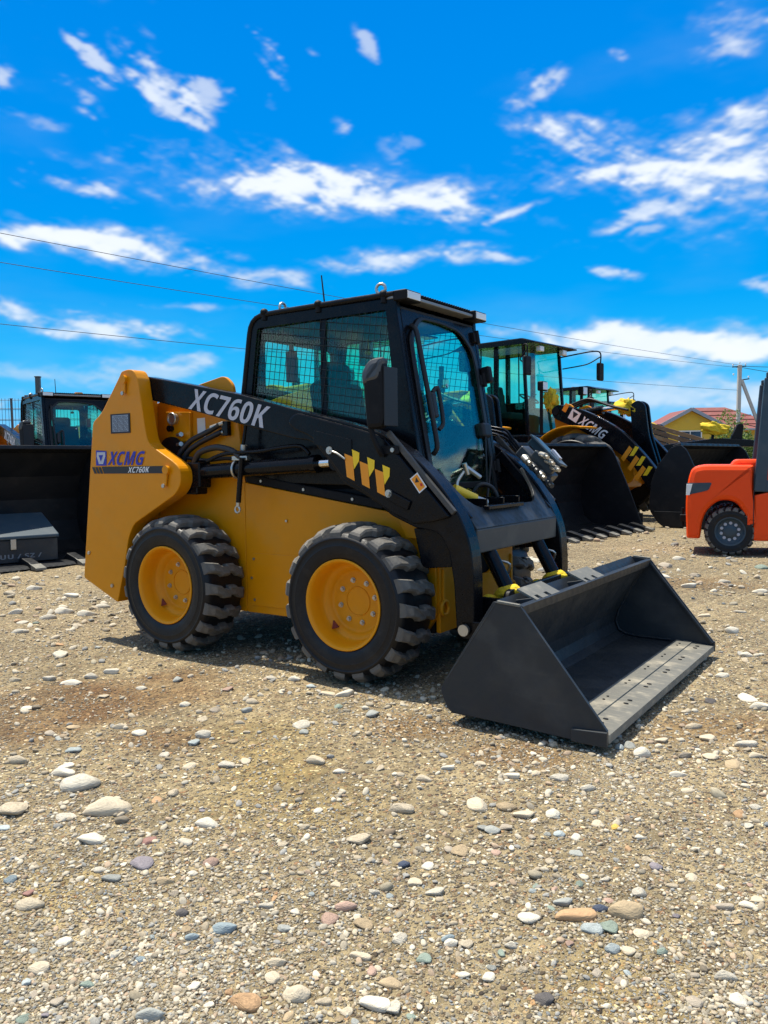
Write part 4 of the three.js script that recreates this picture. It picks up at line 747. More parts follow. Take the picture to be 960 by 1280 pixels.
function makeWheelLoader(o) {
  const k = group('wheel_loader');
  const wo = { R: .80, half: .29, rim: .33, n: 17, lugW: .125, kink: 1.25, lugParts: o.lugParts, rimMat: M.rimYellow, boltMat: M.zinc, bolts: 12, boltR: .016, boltC: .20, discZ: .03, rimProfile: [[.32, .24], [.345, .27], [.345, .285], [.33, .285], [.31, .26], [.30, .12], [.27, .06], [.24, .04], [.0, .03]] };
  for (const [x, s] of [[0, 1], [-3.2, 1], [0, -1], [-3.2, -1]]) { const w = makeWheel('wheel', wo); w.position.set(x, .795, s * 1.08); w.rotation.y = s > 0 ? 0 : Math.PI; k.add(w); }
  mesh('axle', [cyl([0, .8, -.9], [0, .8, .9], .17), cyl([-3.2, .8, -.9], [-3.2, .8, .9], .17)], M.blackMatt, k);
  mesh('front_frame', [plate([[-1.3, .62], [-1.3, 1.25, .1], [-.75, 1.45], [-.85, 2.1, .08], [-.5, 2.2, .1], [-.25, 1.9], [.1, 1.5, .1], [.75, 1.2, .1], [.8, .75, .1], [.3, .5]], -.42, -.36, .008, .02), plate([[-1.3, .62], [-1.3, 1.25, .1], [-.75, 1.45], [-.85, 2.1, .08], [-.5, 2.2, .1], [-.25, 1.9], [.1, 1.5, .1], [.75, 1.2, .1], [.8, .75, .1], [.3, .5]], .36, .42, .008, .02), box(-1.2, .6, .6, 1.2, -.36, .36, .03)], M.yellow, k);
  mesh('rear_frame', box(-4.6, -1.5, .65, 1.25, -.55, .55, .04), M.yellow, k);
  for (const s of [1, -1]) {
    const a = []; for (let i = 0; i <= 12; i++) { const t = -.25 + i / 12 * 1.5; a.push([-Math.sin(t) * .93, .8 + Math.cos(t) * .93]); }
    const b = a.map(([x, y]) => [x * .965, .8 + (y - .8) * .965]).reverse();
    mesh('front_fender', plate([...a, ...b], s > 0 ? .74 : -1.36, s > 0 ? 1.36 : -.74, .008), M.yellow, k);
    mesh('rear_fender', plate([[-4.1, 1.25], [-4.0, 1.62, .15], [-3.2, 1.75, .2], [-2.4, 1.62, .15], [-2.2, 1.2], [-2.35, 1.2], [-2.5, 1.52, .15], [-3.2, 1.65, .2], [-3.9, 1.52, .15], [-4.0, 1.25]], s > 0 ? .78 : -1.36, s > 0 ? 1.36 : -.78, .01), M.yellow, k);
    mesh('step', [box(-2.45, -1.85, .55, .60, s * 1.0 - .18, s * 1.0 + .18, .01), box(-2.45, -1.85, .88, .93, s * 1.0 - .18, s * 1.0 + .18, .01), bar([-2.44, .58, s * 1.15], [-2.44, 1.35, s * 1.0], .03, .03), bar([-1.86, .58, s * 1.15], [-1.86, 1.35, s * 1.0], .03, .03)], M.blackMatt, k);
  }
  mesh('engine_hood', plate([[-5.0, 1.2], [-5.05, 2.25, .2], [-4.6, 2.5, .2], [-2.7, 2.56, .05], [-2.7, 1.2]], -.82, .82, .04, .03), M.yellow, k);
  mesh('counterweight', plate([[-5.4, .75, .1], [-5.45, 1.5, .15], [-4.9, 1.6], [-4.9, .65]], -1.1, 1.1, .06, .02), M.yellow, k);
  mesh('exhaust_pipe', [cyl([-3.6, 2.5, .3], [-3.6, 3.15, .3], .055), cyl([-3.6, 2.5, .3], [-3.6, 2.75, .3], .08)], M.blackMatt, k);
  // cab
  const c = group('cab', k), x0 = -2.62, x1 = -1.22, y0 = 1.45, yb = 2.25, yt = 3.34, W = .76;
  mesh('cab_base', box(x0, x1 + .05, y0 - .15, 1.62, -W, W, .05), M.black, c);
  mesh('door_panel', [plate([[x0, 1.6], [x0, yb + .1], [-1.95, yb + .1], [-1.95, 1.6]], W - .05, W, .01, .02), plate([[x0, 1.6], [x0, yb + .1], [-1.95, yb + .1], [-1.95, 1.6]], -W, -W + .05, .01, .02), box(x0 - .02, x0 + .03, 1.6, yb + .1, -W + .05, W - .05, .01)], M.black, c);
  for (const s of [1, -1]) for (const [a, b, w] of [[[x0 + .06, 1.6], [x0 + .06, yt], .10], [[-1.95, 1.6], [-1.95, yt], .10], [[x1 + .0, 1.6], [x1 - .12, yt], .06]]) mesh('pillar', bar([a[0], a[1], s * (W - .045)], [b[0], b[1], s * (W - .07)], .06, w, .012), M.black, c);
  for (const s of [1, -1]) {
    const zz = (a, b) => (s > 0 ? [a, b] : [-b, -a]);
    mesh('side_window', plate([[x0 + .1, yb + .1], [x0 + .1, yt], [-2.0, yt], [-2.0, yb + .1]], ...zz(W - .05, W - .044), 0), M.glass, c);
    mesh('side_window', plate([[-1.90, 1.62, .1], [-1.90, yt], [x1 - .14, yt], [x1 - .02, 1.75, .1]], ...zz(W - .05, W - .044), 0), M.glass, c);
    mesh('window_bar', bar([-2.30, yb + .1, s * (W - .04)], [-2.30, yt, s * (W - .05)], .02, .025, .004), M.black, c);
  }
  mesh('windscreen', plateX([[-W + .07, 1.66, .08], [-W + .08, yt], [W - .08, yt], [W - .07, 1.66, .08]], -.003, .003, 0).applyMatrix4(new THREE.Matrix4().makeShear(0, 0, -.08, 0, 0, 0)).translate(x1 + .14, 0, 0), M.glass, c);
  mesh('rear_window', plateX([[-W + .1, yb + .1], [-W + .1, yt], [W - .1, yt], [W - .1, yb + .1]], x0 + .03, x0 + .036, 0), M.glass, c);
  mesh('roof', [plate([[x0 - .28, yt, .02], [x0 - .1, yt + .10, .05], [x1 - .05, yt + .11, .06], [x1 + .22, yt + .02, .02], [x1 + .2, yt]], -W - .10, W + .10, .025, .01)], M.black, c);
  for (const s of [1, -1]) mesh('work_lamp', [box(x1 + .06, x1 + .16, yt - .13, yt - .02, s * .45 - .08, s * .45 + .08, .02)], M.lens, c);
  mesh('beacon', [cyl([-2.4, yt + .09, -.3], [-2.4, yt + .22, -.3], .06, .05)], M.orangePrint, c);
  mesh('seat', [box(-2.35, -1.9, 1.95, 2.1, -.25, .25, .05), bar([-2.33, 2.05, 0], [-2.45, 2.65, 0], .46, .14, .05), bar([-2.44, 2.65, 0], [-2.47, 2.85, 0], .26, .1, .04)], M.seat, c);
  mesh('steering_wheel', [new THREE.TorusGeometry(.20, .016, 8, 28).rotateX(Math.PI / 2).rotateZ(-.5).translate(-1.62, 2.36, 0), cyl([-1.62, 2.36, 0], [-1.48, 1.75, 0], .035), bar([-1.78, 2.28, 0], [-1.46, 2.44, 0], .03, .015)], M.gasket, c);
  mesh('dashboard', box(-1.5, -1.3, 1.6, 2.15, -.35, .35, .04), M.seat, c);
  for (const s of [1, -1]) {
    const m = group('side_mirror', k), fx = s > 0 ? -1.08 : -.62, fz = s > 0 ? .98 : -1.10;
    mesh('mirror_arm', tube([[x1 - .1, 3.22, s * .74], [fx - .12, 3.30, s * .92], [fx, 3.28, fz], [fx, 3.0, fz]], .014), M.blackMatt, m);
    mesh('mirror_arm', tube([[x1 - .06, 2.98, s * .74], [fx - .2, 3.05, s * .9], [fx, 3.2, fz]], .012), M.blackMatt, m);
    mesh('mirror_housing', box(fx - .035, fx + .035, 2.72, 3.08, fz - .11, fz + .11, .03), M.blackMatt, m);
    mesh('mirror_glass', box(fx - .040, fx - .034, 2.74, 3.06, fz - .095, fz + .095, .002), M.mirror, m);
  }
  // arms, bell crank, tilt cylinder
  const arm = [[-.80, 2.06, .08], [-.66, 2.17, .08], [-.1, 2.04, .3], [.62, 1.66, .3], [1.12, 1.14, .3], [1.52, .62, .1], [1.66, .34, .05], [1.52, .20, .06], [1.36, .26, .06], [1.12, .62, .1], [.80, 1.08, .3], [.42, 1.34, .3], [-.15, 1.66, .3], [-.72, 1.90, .1]];
  for (const s of [1, -1]) {
    const A = group('lift_arm', k), z = s * .55;
    mesh('arm_beam', plate(arm, z - .06, z + .06, .014, .03), M.black, A);
    mesh('pivot_pin', [new THREE.CylinderGeometry(.07, .07, .18, 20).rotateX(Math.PI / 2).translate(-.68, 2.04, z), new THREE.CylinderGeometry(.06, .06, .18, 20).rotateX(Math.PI / 2).translate(1.51, .36, z)], M.blackMatt, A);
    mesh('lift_cylinder', [cyl([-.75, 1.0, s * .47], [.1, 1.28, s * .47], .075), cyl([.1, 1.28, s * .47], [.62, 1.45, s * .47], .04)], M.black, A);
    if (s > 0) {
      const z2 = z + .063, D = (u, v, x, y, a) => [x + Math.cos(a) * u - Math.sin(a) * v, y + Math.sin(a) * u + Math.cos(a) * v], a = -.55;
      const q = (u, v) => D(u, v, -.46, 1.90, a);
      mesh('emblem', flat([q(.02, .02), q(.22, .02), q(.22, .22), q(.02, .22)], z2), M.white, A);
      mesh('emblem', flat([q(.06, .18), q(.18, .18), q(.12, .06)], z2 + .002), M.darkPrint, A);
      mesh('lettering', textFlat('XCMG', q(.25, .03), q(.82, .02), q(.30, .21), z2), M.white, A);
      mesh('warning_label', flat([q(-.16, .08), q(-.07, .08), q(-.07, .24), q(-.16, .24)], z2), M.orangePrint, A);
      for (let i = 0; i < 3; i++) {
        const bx = .72 + i * .125, by = 1.20 - i * .175;
        mesh('chevron', flat([[bx - .10, by - .06], [bx - .04, by - .12], [bx + .12, by + .10], [bx + .06, by + .16]], z2), M.orangePrint, A);
        mesh('chevron', flat([[bx + .06, by - .02], [bx + .14, by - .02], [bx + .24, by + .13], [bx + .17, by + .15]], z2), M.yellowPrint, A);
      }
    }
  }
  mesh('cross_tube', cyl([.58, 1.36, -.52], [.58, 1.36, .52], .12), M.black, k);
  mesh('bell_crank', [plate([[.56, 2.12, .08], [.70, 2.20, .08], [.84, 2.12, .08], [.92, 1.55, .1], [1.10, 1.0, .08], [1.02, .88, .08], [.90, .92, .06], [.62, 1.32, .1]], -.11, -.05, .012, .02), plate([[.56, 2.12, .08], [.70, 2.20, .08], [.84, 2.12, .08], [.92, 1.55, .1], [1.10, 1.0, .08], [1.02, .88, .08], [.90, .92, .06], [.62, 1.32, .1]], .05, .11, .012, .02), new THREE.CylinderGeometry(.11, .11, .32, 24).rotateX(Math.PI / 2).translate(.76, 1.48, 0)], M.black, k);
  mesh('bucket_link', bar([1.02, .96, 0], [1.55, .78, 0], .08, .12, .02), M.black, k);
  mesh('tilt_cylinder_barrel', cyl([-.62, 1.98, 0], [-.02, 2.06, 0], .085), M.black, k);
  mesh('tilt_cylinder_rod', cyl([-.02, 2.06, 0], [.68, 2.12, 0], .045), M.chrome, k);
  for (let i = 0; i < 3; i++) mesh('hose', tube([[-.6, 2.1 + i * .03, .12 + i * .05], [-.2, 2.22 + i * .02, .14 + i * .05], [.2, 2.12, .14 + i * .05], [.55, 2.02, .12 + i * .04]], .022), M.hose, k);
  foamWrap(k, .50, 2.08, 0, .22, .14, .16, .3); foamWrap(k, -.92, 2.30, .42, .12, .20, .13, .7); foamWrap(k, -.80, 2.20, .50, .10, .18, .12, 1.7);
  for (const s of [1, -1]) { mesh('headlamp', [box(-.92, -.80, 2.42, 2.60, s * .8 - .1, s * .8 + .1, .03), bar([-.88, 1.6, s * .8], [-.88, 2.45, s * .8], .05, .05)], M.blackMatt, k); mesh('headlamp_lens', box(-.80, -.79, 2.44, 2.58, s * .8 - .08, s * .8 + .08, .004), M.lens, k); }
  const b = group('bucket', k); bucketParts(b, 1.47, o.teeth);
  return k;
}
const place = (o, X, depth, yawDeg, s = 1) => { o.position.set(X, 0, -depth); o.rotation.y = -yawDeg * Math.PI / 180; o.scale.setScalar(s); return o; };
const ROW = 'wheel loaders parked in a row behind the skid steer';
const loaderA = makeWheelLoader({ teeth: 0, lugParts: true });
thing(place(loaderA, 4.18, 15.4, 41), 'wheel loader with white lettering and orange chevrons on its black arm, toothless bucket', 'wheel loader', ROW);
const loaderC = makeWheelLoader({ teeth: 8, lugParts: false });
thing(place(loaderC, 1.17, 13.5, 43), 'wheel loader right behind the skid steer, black bucket with teeth on the gravel', 'wheel loader', ROW);
for (const [X, d, yaw, lab] of [[8.04, 25.75, 41, 'distant wheel loader whose cab roof shows above the lettered black arm'], [10.5, 32.5, 43, 'farthest wheel loader, small cab roof just showing beside the bell crank']]) {
  const w = loaderC.clone(); w.name = 'wheel_loader';
  thing(place(w, X, d, yaw), lab, 'wheel loader', ROW);
}
// loading ramp of brown boards and a foam-wrapped black boom, just showing over the toothless bucket
{
  const k = group('loading_ramp'), wood = [S({ map: dusty([.20, .12, .06], [.34, .24, .13], .5, 41, 1), roughness: .8 }), S({ map: dusty([.13, .08, .045], [.3, .2, .12], .5, 43, 1), roughness: .8 })];
  for (let i = 0; i < 7; i++) mesh('board', bar([-1.1, 2.02 - i * .13, i * .02], [.75, 1.42 - i * .13, i * .02], .05, .10, .008), wood[i % 2], k);
  for (const x of [-.9, .1]) mesh('leg', bar([x, 0, -.06], [x, 1.95 - (x + 1.1) * .32, -.06], .06, .06), M.blackMatt, k);
  k.position.copy(V((858 - 480) / F_PX * 19.5, 0, -19.5)); k.rotation.y = -.2;
  thing(k, 'slanted brown board ramp showing above the toothless black bucket', 'ramp');
  const b = group('boom_attachment');
  mesh('boom', plate([[-.9, 1.0], [-.95, 1.42, .05], [.2, 1.55, .1], [.95, 1.50, .05], [1.0, 1.35, .05], [.2, 1.36], [-.7, .9]], -.1, .1, .02, .03), M.black, b);
  mesh('stand', [box(-.9, -.75, 0, 1.0, -.08, .08, .01), box(.30, .42, 0, 1.38, -.08, .08, .01), plate([[.42, 1.4], [.62, 1.86, .05], [.74, 1.84, .05], [.70, 1.4]], -.05, .05, .01)], M.blackMatt, b);
  foamWrap(b, .16, 1.76, 0, .26, .13, .13, .4); mesh('foam_strap', bar([.10, 1.5, 0], [.12, 1.7, 0], .05, .05), M.blackMatt, b);
  b.position.copy(V((884 - 480) / F_PX * 17.6, 0, -17.6)); b.rotation.y = -.1;
  thing(b, 'black boom attachment with a yellow foam wrap in front of the yellow house', 'attachment');
}
// loose bucket at the left with a tool box in it
{
  const b = group('loader_bucket'); bucketParts(b, 1.47, 6, -2.65);
  const yaw = 40 * Math.PI / 180, corner = V(-3.08, 0, -9.72), l = V(-Math.sin(yaw), 0, Math.cos(yaw));
  b.position.copy(corner.addScaledVector(l, 1.47)); b.rotation.y = -yaw;
  thing(b, 'big black loader bucket with teeth standing on the gravel beside the yellow tower', 'bucket');
  const t = group('tool_box');
  mesh('box_body', box(-.34, .34, 0, .26, -.48, .48, .015), M.bucket, t);
  mesh('lid', plate([[-.35, .262], [-.33, .50, .02], [-.24, .52, .02], [.36, .30, .02], [.36, .262]], -.49, .49, .008, .01), M.slate, t);
  mesh('latch', box(.342, .358, .15, .28, -.03, .03, .006), M.zinc, t);
  mesh('lettering', textFlat('F / UU / SZ /', [-.30, .05], [.30, .05], [-.30, .10], .3425).rotateY(Math.PI / 2), M.faintPrint, t);
  const g = groundAt(28, 706); t.position.set(g.x - .30, .065, g.z - .25); t.rotation.y = -yaw - .18; t.position.copy(b.position).addScaledVector(V(Math.cos(yaw), 0, Math.sin(yaw)), -.56).addScaledVector(l, -.24); t.position.y = .062;
  thing(t, 'dark steel tool box with sloped lid lying inside the big black bucket', 'tool box');
}
// second skid steer behind that bucket
{
  const s2 = makeSkidSteer({ text: 'XC740K', bucket: false, detail: false });
  thing(place(s2, -4.30, 11.35, 53, 1.05), 'skid steer loader without bucket, its cab showing above the big black bucket', 'skid steer');
  const bc = mesh('beacon', [cyl([-.1, 2.015, -.1], [-.1, 2.05, -.1], .06, .05)], M.orangePrint, s2);
}

// ================================================================ orange forklift at the right
{
  const k = group('forklift');
  const cw = [[-.47, .19, .03], [-.485, .62, .12], [-.46, .88, .06], [-.42, 1.02, .10], [-.30, 1.05, .08], [.24, 1.045, .03], [.24, .34], [.19, .40, .08], [.06, .63, .12], [-.12, .65, .12], [-.26, .52, .1], [-.31, .36, .08], [-.32, .19, .03]];
  mesh('counterweight', plate(cw, -.55, .55, .06, .02), M.orange, k);
  mesh('side_body', plate([[.245, .18], [.245, .70], [.40, .74, .05], [1.55, .72, .1], [1.60, .30, .05], [1.40, .18]], -.54, .54, .02, .02), M.orange, k);
  mesh('hood', plate([[.0, 1.04], [.05, 1.11, .06], [.95, 1.11, .08], [1.0, .74], [.25, .74]], -.36, .36, .04, .02), M.orange, k);
  mesh('seat', [box(.55, 1.0, 1.08, 1.18, -.25, .25, .05), bar([.56, 1.15, 0], [.50, 1.52, 0], .44, .12, .05)], M.seat, k);
  mesh('inner_guard', box(.26, 1.0, .735, .82, -.50, .50, .02), M.slate, k);
  for (const s of [1, -1]) {
    const z = s * .50;
    mesh('overhead_guard_post', [bar([.30, .74, z], [.40, 2.02, z], .09, .13, .015), plate([[.24, .74], [.26, 1.0], [.45, .80], [.50, .74]], z - .04, z + .04, .008, .02)], M.slate, k);
    mesh('overhead_guard_post', bar([1.55, .72, z], [1.25, 2.06, z], .06, .08, .01), M.slate, k);
    mesh('lamp_recess', plate([[-.47, .84], [-.20, .845, .02], [-.235, .76, .02], [-.30, .74], [-.475, .70]], s > 0 ? .54 : -.556, s > 0 ? .556 : -.54, .003, .01), M.slate, k);
    mesh('tail_lamp', plate([[-.475, .83], [-.41, .83], [-.44, .70], [-.48, .70]], s > 0 ? .555 : -.563, s > 0 ? .563 : -.555, .003), M.lens, k);
    mesh('side_lettering', flat([[.50, .42], [.66, .47], [.66, .45], [.50, .40]], s > 0 ? .5425 : -.5425), M.white, k);
    mesh('side_lettering', flat([[.50, .46], [.66, .51], [.66, .49], [.50, .44]], s > 0 ? .5425 : -.5425), M.white, k);
    mesh('panel_seam', box(.238, .247, .36, 1.03, s * .546 - .008, s * .546 + .008, .002), M.gasket, k);
    mesh('fuel_door', plate([[.62, .50], [.62, .66], [.86, .66], [.86, .50]], s > 0 ? .540 : -.546, s > 0 ? .546 : -.540, .003, .02), M.orange, k);
    mesh('step', box(.75, 1.15, .20, .26, s * .56 - .05, s * .56 + .05, .01), M.blackMatt, k);
    mesh('mast_rail', box(1.95, 2.08, .12, 2.15, s * .30 - .04, s * .30 + .04, .01), M.slate, k);
    mesh('fork', [box(2.08, 3.15, .06, .10, s * .25 - .06, s * .25 + .06, .01), box(2.08, 2.13, .06, .6, s * .25 - .06, s * .25 + .06, .01)], M.blackMatt, k);
  }
  mesh('overhead_guard_roof', [box(.35, 1.32, 2.02, 2.08, -.545, -.46, .01), box(.35, 1.32, 2.02, 2.08, .46, .545, .01), ...[.37, .55, .75, .95, 1.15, 1.28].map((x) => box(x, x + .05, 2.03, 2.07, -.46, .46, .008))], M.slate, k);
  mesh('mast_crossbar', [box(1.96, 2.06, 2.0, 2.12, -.26, .26, .01), box(1.96, 2.06, 1.1, 1.2, -.26, .26, .01), box(2.085, 2.12, .45, .56, -.5, .5, .01)], M.slate, k);
  mesh('tow_pin', [cyl([-.50, .40, 0], [-.44, .40, 0], .05), cyl([-.53, .30, 0], [-.53, .52, 0], .018), box(-.56, -.48, .36, .44, -.06, .06, .01)], M.blackMatt, k);
  mesh('steering_wheel', [new THREE.TorusGeometry(.16, .014, 8, 24).rotateX(Math.PI / 2).rotateZ(-.5).translate(1.15, 1.35, 0), cyl([1.15, 1.35, 0], [1.35, .75, 0], .03)], M.gasket, k);
  const fw = (R, half, rim) => ({ R, half, rim, n: 20, lugW: .05, kink: .6, rimMat: M.slate, boltMat: M.greyPrint, bolts: 10, boltR: .012, boltC: rim * .62, discZ: half * .45, hub: rim * .3, rimProfile: [[rim - .01, half * .8], [rim + .012, half * .95], [rim + .012, half], [rim, half], [rim * .9, half * .8], [rim * .84, half * .5], [rim * .5, half * .44], [rim * .46, half * .62], [rim * .25, half * .66], [0, half * .66]] });
  for (const [x, R, h, r, z] of [[0, .285, .095, .155, .44], [1.62, .35, .12, .19, .47]]) for (const s of [1, -1]) { const w = makeWheel('wheel', fw(R, h, r)); w.position.set(x, R - .005, s * z); w.rotation.y = s > 0 ? 0 : Math.PI; k.add(w); }
  const g = groundAt(912, 694), yaw = 22 * Math.PI / 180;
  k.position.set(g.x, 0, g.z).add(V(Math.sin(yaw), 0, -Math.cos(yaw)).multiplyScalar(.46)); k.rotation.y = -yaw;
  thing(k, 'orange forklift with dark overhead guard posts and rounded counterweight', 'forklift');
}

// ================================================================ house, pole, wires, fence, hills
const ground0 = (px, d) => V((px - 480) / F_PX * d, 0, -d);
{
  const h = group('house'), wallY = S({ map: dusty([.70, .44, .05], [.55, .38, .12], .3, 31, .4), roughness: .9 }), roofR = S({ map: dusty([.20, .055, .045], [.26, .12, .10], .4, 33, .5), roughness: .8 }), fascia = S({ color: lin(.30, .32, .36), roughness: .6 });
  const W = 9.5, D = 8, H = 3.4;
  mesh('wall', [box(-W / 2, W / 2, 0, H, -D, 0, .02)], wallY, h);
  mesh('wall', [box(-W / 2 - 1.4, -W / 2 + 4.0, 0, H, -1, 2.2, .02)], wallY, h);
  // hip roof
  const e = .5, rx0 = -W / 2 - e, rx1 = W / 2 + e, rz0 = -D - e, rz1 = e, ry = H, top = H + 2.0;
  const quad = (...p) => { const g = new THREE.BufferGeometry(), idx = p.length === 4 ? [0, 1, 2, 0, 2, 3] : [0, 1, 2]; g.setAttribute('position', new THREE.Float32BufferAttribute(idx.flatMap((i) => p[i]), 3)); g.setAttribute('uv', new THREE.Float32BufferAttribute(new Float32Array(idx.length * 2), 2)); g.computeVertexNormals(); return g; };
  const a = [rx0 + 3.8, top, -D / 2], b = [rx1 - 3.8, top, -D / 2];
  const roof = mesh('roof', [quad([rx0, ry, rz1], [rx1, ry, rz1], b, a), quad([rx1, ry, rz0], [rx0, ry, rz0], a, b), quad([rx1, ry, rz1], [rx1, ry, rz0], b), quad([rx0, ry, rz0], [rx0, ry, rz1], a), quad([rx0, ry, rz0], [rx1, ry, rz0], [rx1, ry, rz1], [rx0, ry, rz1])], roofR, h);
  for (let i = 0; i < 4; i++) { const t = .2 + i * .2; mesh('ridge_course', bar([mix(rx0, a[0], t), mix(ry, top, t) + .04, mix(rz1, -D / 2, t)], [mix(rx1, b[0], t), mix(ry, top, t) + .04, mix(rz1, -D / 2, t)], .05, .05), roofR, roof); }
  // gabled front wing
  const gx0 = -W / 2 - 1.8, gx1 = -W / 2 + 4.4, gm = (gx0 + gx1) / 2, gt = H + 1.55;
  mesh('gable', plate([[gx0 + .4, H], [gm, gt - .12], [gx1 - .4, H]], 2.0, 2.2, 0), wallY, h);
  mesh('roof', [quad([gx0, H - .1, 2.6], [gm, gt, 2.6], [gm, gt, -3], [gx0, H - .1, -3]), quad([gm, gt, 2.6], [gx1, H - .1, 2.6], [gx1, H - .1, -3], [gm, gt, -3])], roofR, h);
  mesh('fascia', [bar([gx0, H - .12, 2.62], [gm, gt - .02, 2.62], .06, .26), bar([gm, gt - .02, 2.62], [gx1, H - .12, 2.62], .06, .26), box(rx0, rx1, H - .12, H + .03, rz1 - .03, rz1 + .05, .01)], fascia, h);
  const win = (x, y, z, w, hh) => { const f = mesh('window', [box(x - w / 2, x + w / 2, y, y + .08, z, z + .08), box(x - w / 2, x + w / 2, y + hh - .08, y + hh, z, z + .08), box(x - w / 2, x - w / 2 + .08, y + .08, y + hh - .08, z, z + .08), box(x + w / 2 - .08, x + w / 2, y + .08, y + hh - .08, z, z + .08), box(x - .03, x + .03, y + .08, y + hh - .08, z, z + .08)], M.white, h); mesh('pane', box(x - w / 2 + .08, x + w / 2 - .08, y + .08, y + hh - .08, z + .01, z + .04, .002), S({ color: lin(.02, .04, .08), roughness: .08 }), f); };
  win(gm, 2.15, 2.205, 1.8, 1.1); win(W / 2 - 1.2, 1.9, .005, 1.1, 1.3); win(W / 2 - 1.2, .3, .005, 1.1, 1.1); win(1.2, 1.7, .005, 1.4, 1.3);
  const P0 = ground0(905, 66); h.position.copy(P0); h.rotation.y = -.05;
  thing(h, 'yellow house with a red hip roof and gabled front wing beyond the yard', 'house');
}
// utility pole with its brace
const poleBase = ground0(921, 62), wirePoleD = 62;
{
  const k = group('utility_pole'), conc = S({ map: dusty([.44, .42, .38], [.3, .28, .25], .4, 35, .8), roughness: .9 });
  mesh('pole', bar([0, 0, 0], [.12, 8.1, 0], .26, .26, .03), conc, k);
  mesh('brace', bar([2.9, 0, .3], [.25, 7.0, 0], .2, .22, .03), conc, k);
  mesh('cross_arm', [bar([-.45, 7.95, 0], [.6, 8.0, 0], .08, .08, .01), bar([.1, 6.95, 0], [.85, 7.05, 0], .08, .08, .01)], M.blackMatt, k);
  for (const [x, y] of [[-.4, 8.0], [.55, 8.05], [.1, 8.15], [.8, 7.1], [-.35, 7.3]]) mesh('insulator', [cyl([x, y, 0], [x, y + .12, 0], .03), new THREE.CylinderGeometry(.05, .07, .08, 10).translate(x, y + .13, 0)], M.white, k);
  mesh('conduit', [tube([[-.25, .5, .15], [-.3, 3.6, .15], [-.2, 3.7, .15], [.1, 3.6, .15]], .035), tube([[.15, 3.7, .15], [2.6, 3.1, .3]], .03)], M.blackMatt, k);
  k.position.copy(poleBase); thing(k, 'grey concrete utility pole with a slanted brace in front of the yellow house', 'utility pole');
}
// overhead lines: from that pole to the next one, out of frame at the left and much nearer
{
  const dirx = V(-13, 0, -27.6).sub(poleBase), end = poleBase.clone().addScaledVector(dirx, 1.55);
  const line = (h0, px, py, sag, label, r = .011) => {
    // height at the left edge of the view from where the wire crosses it
    const a = poleBase.clone().setY(h0), rr = ray(px, py), t = (() => { let best = 0, bd = 9; for (let i = 0; i <= 400; i++) { const q = i / 400 * 1.6, p = poleBase.clone().addScaledVector(dirx, q), c = p.x / -p.z - rr.x / -rr.z; if (Math.abs(c) < bd) { bd = Math.abs(c); best = q; } } return best; })();
    const p = poleBase.clone().addScaledVector(dirx, t), hh = EYE + rr.y / -rr.z * -p.z, u = t / 1.55, h1 = (hh - h0 * (1 - u) + sag * 4 * u * (1 - u)) / u;
    const pts = []; for (let i = 0; i <= 40; i++) { const v = i / 40, b = a.clone().lerp(end.clone().setY(h1), v); b.y -= sag * 4 * v * (1 - v); pts.push([b.x, b.y, b.z]); }
    const m = mesh('power_line', tube(pts, r, 80, 5), M.hose); thing(m, label, 'power line', 'overhead lines');
  };
  line(8.1, 10, 294, .5, 'topmost overhead power line sagging across the sky behind the cab');
  line(7.9, 10, 329, .6, 'middle overhead power line running across the sky behind the cab');
  line(6.2, 10, 406, .5, 'lowest overhead power line running across the sky behind the cab');
  const far = (y0, y1, dx, dz, label) => { const a = poleBase.clone().add(V(.3, y0, 0)), b = poleBase.clone().add(V(dx, y1, dz)), pts = []; for (let i = 0; i <= 16; i++) { const p = a.clone().lerp(b, i / 16); p.y -= .5 * 4 * (i / 16) * (1 - i / 16); pts.push([p.x, p.y, p.z]); } thing(mesh('power_line', tube(pts, .02, 24, 5), M.hose), label, 'power line', 'overhead lines'); };
  far(8.0, 8.0, 30, 4, 'overhead line leaving the utility pole away from the house'); far(7.9, 6.6, 14, 3, 'service wire sloping down from the top of the utility pole');
}
// leafy bushes by the house
function leafCluster(name, R, c, rx, ry, n, leaf, cols) {
  const pos = [], col = [], nor = [], q = new THREE.Quaternion(), v = [V(), V(), V(), V()];
  for (let i = 0; i < n; i++) {
    const u = R() * 6.28, w = Math.acos(2 * R() - 1), r = Math.pow(R(), .45) * (0.78 + .35 * nz(noiseA, Math.cos(u) * .2 + .5, w * .2)), p = V(Math.sin(w) * Math.cos(u) * rx * r, (Math.cos(w) * .5 + .5) * ry * r + .1, Math.sin(w) * Math.sin(u) * rx * r).add(c);
    q.setFromEuler(new THREE.Euler(R() * 6.28, R() * 6.28, R() * 6.28)); const s = leaf * (.6 + R() * .8), k = cols[(R() * cols.length) | 0];
    const t = [[-s, 0, 0], [0, s * .5, 0], [s, 0, 0], [0, -s * .5, 0]].map((e, j) => v[j].set(...e).applyQuaternion(q).add(p).clone());
    for (const j of [0, 1, 2, 0, 2, 3]) { pos.push(t[j].x, t[j].y, t[j].z); col.push(...k); nor.push(0, 1, 0); }
  }
  const g = new THREE.BufferGeometry(); g.setAttribute('position', new THREE.Float32BufferAttribute(pos, 3)); g.setAttribute('color', new THREE.Float32BufferAttribute(col, 3)); g.setAttribute('uv', new THREE.Float32BufferAttribute(new Float32Array(pos.length / 3 * 2), 2)); g.computeVertexNormals();
  return g;
}
const leafMat = P({ vertexColors: true, roughness: .8, transmission: .35, thickness: 0 });
const greens = [[.12, .20, .025], [.16, .26, .03], [.09, .15, .02], [.20, .28, .04]];
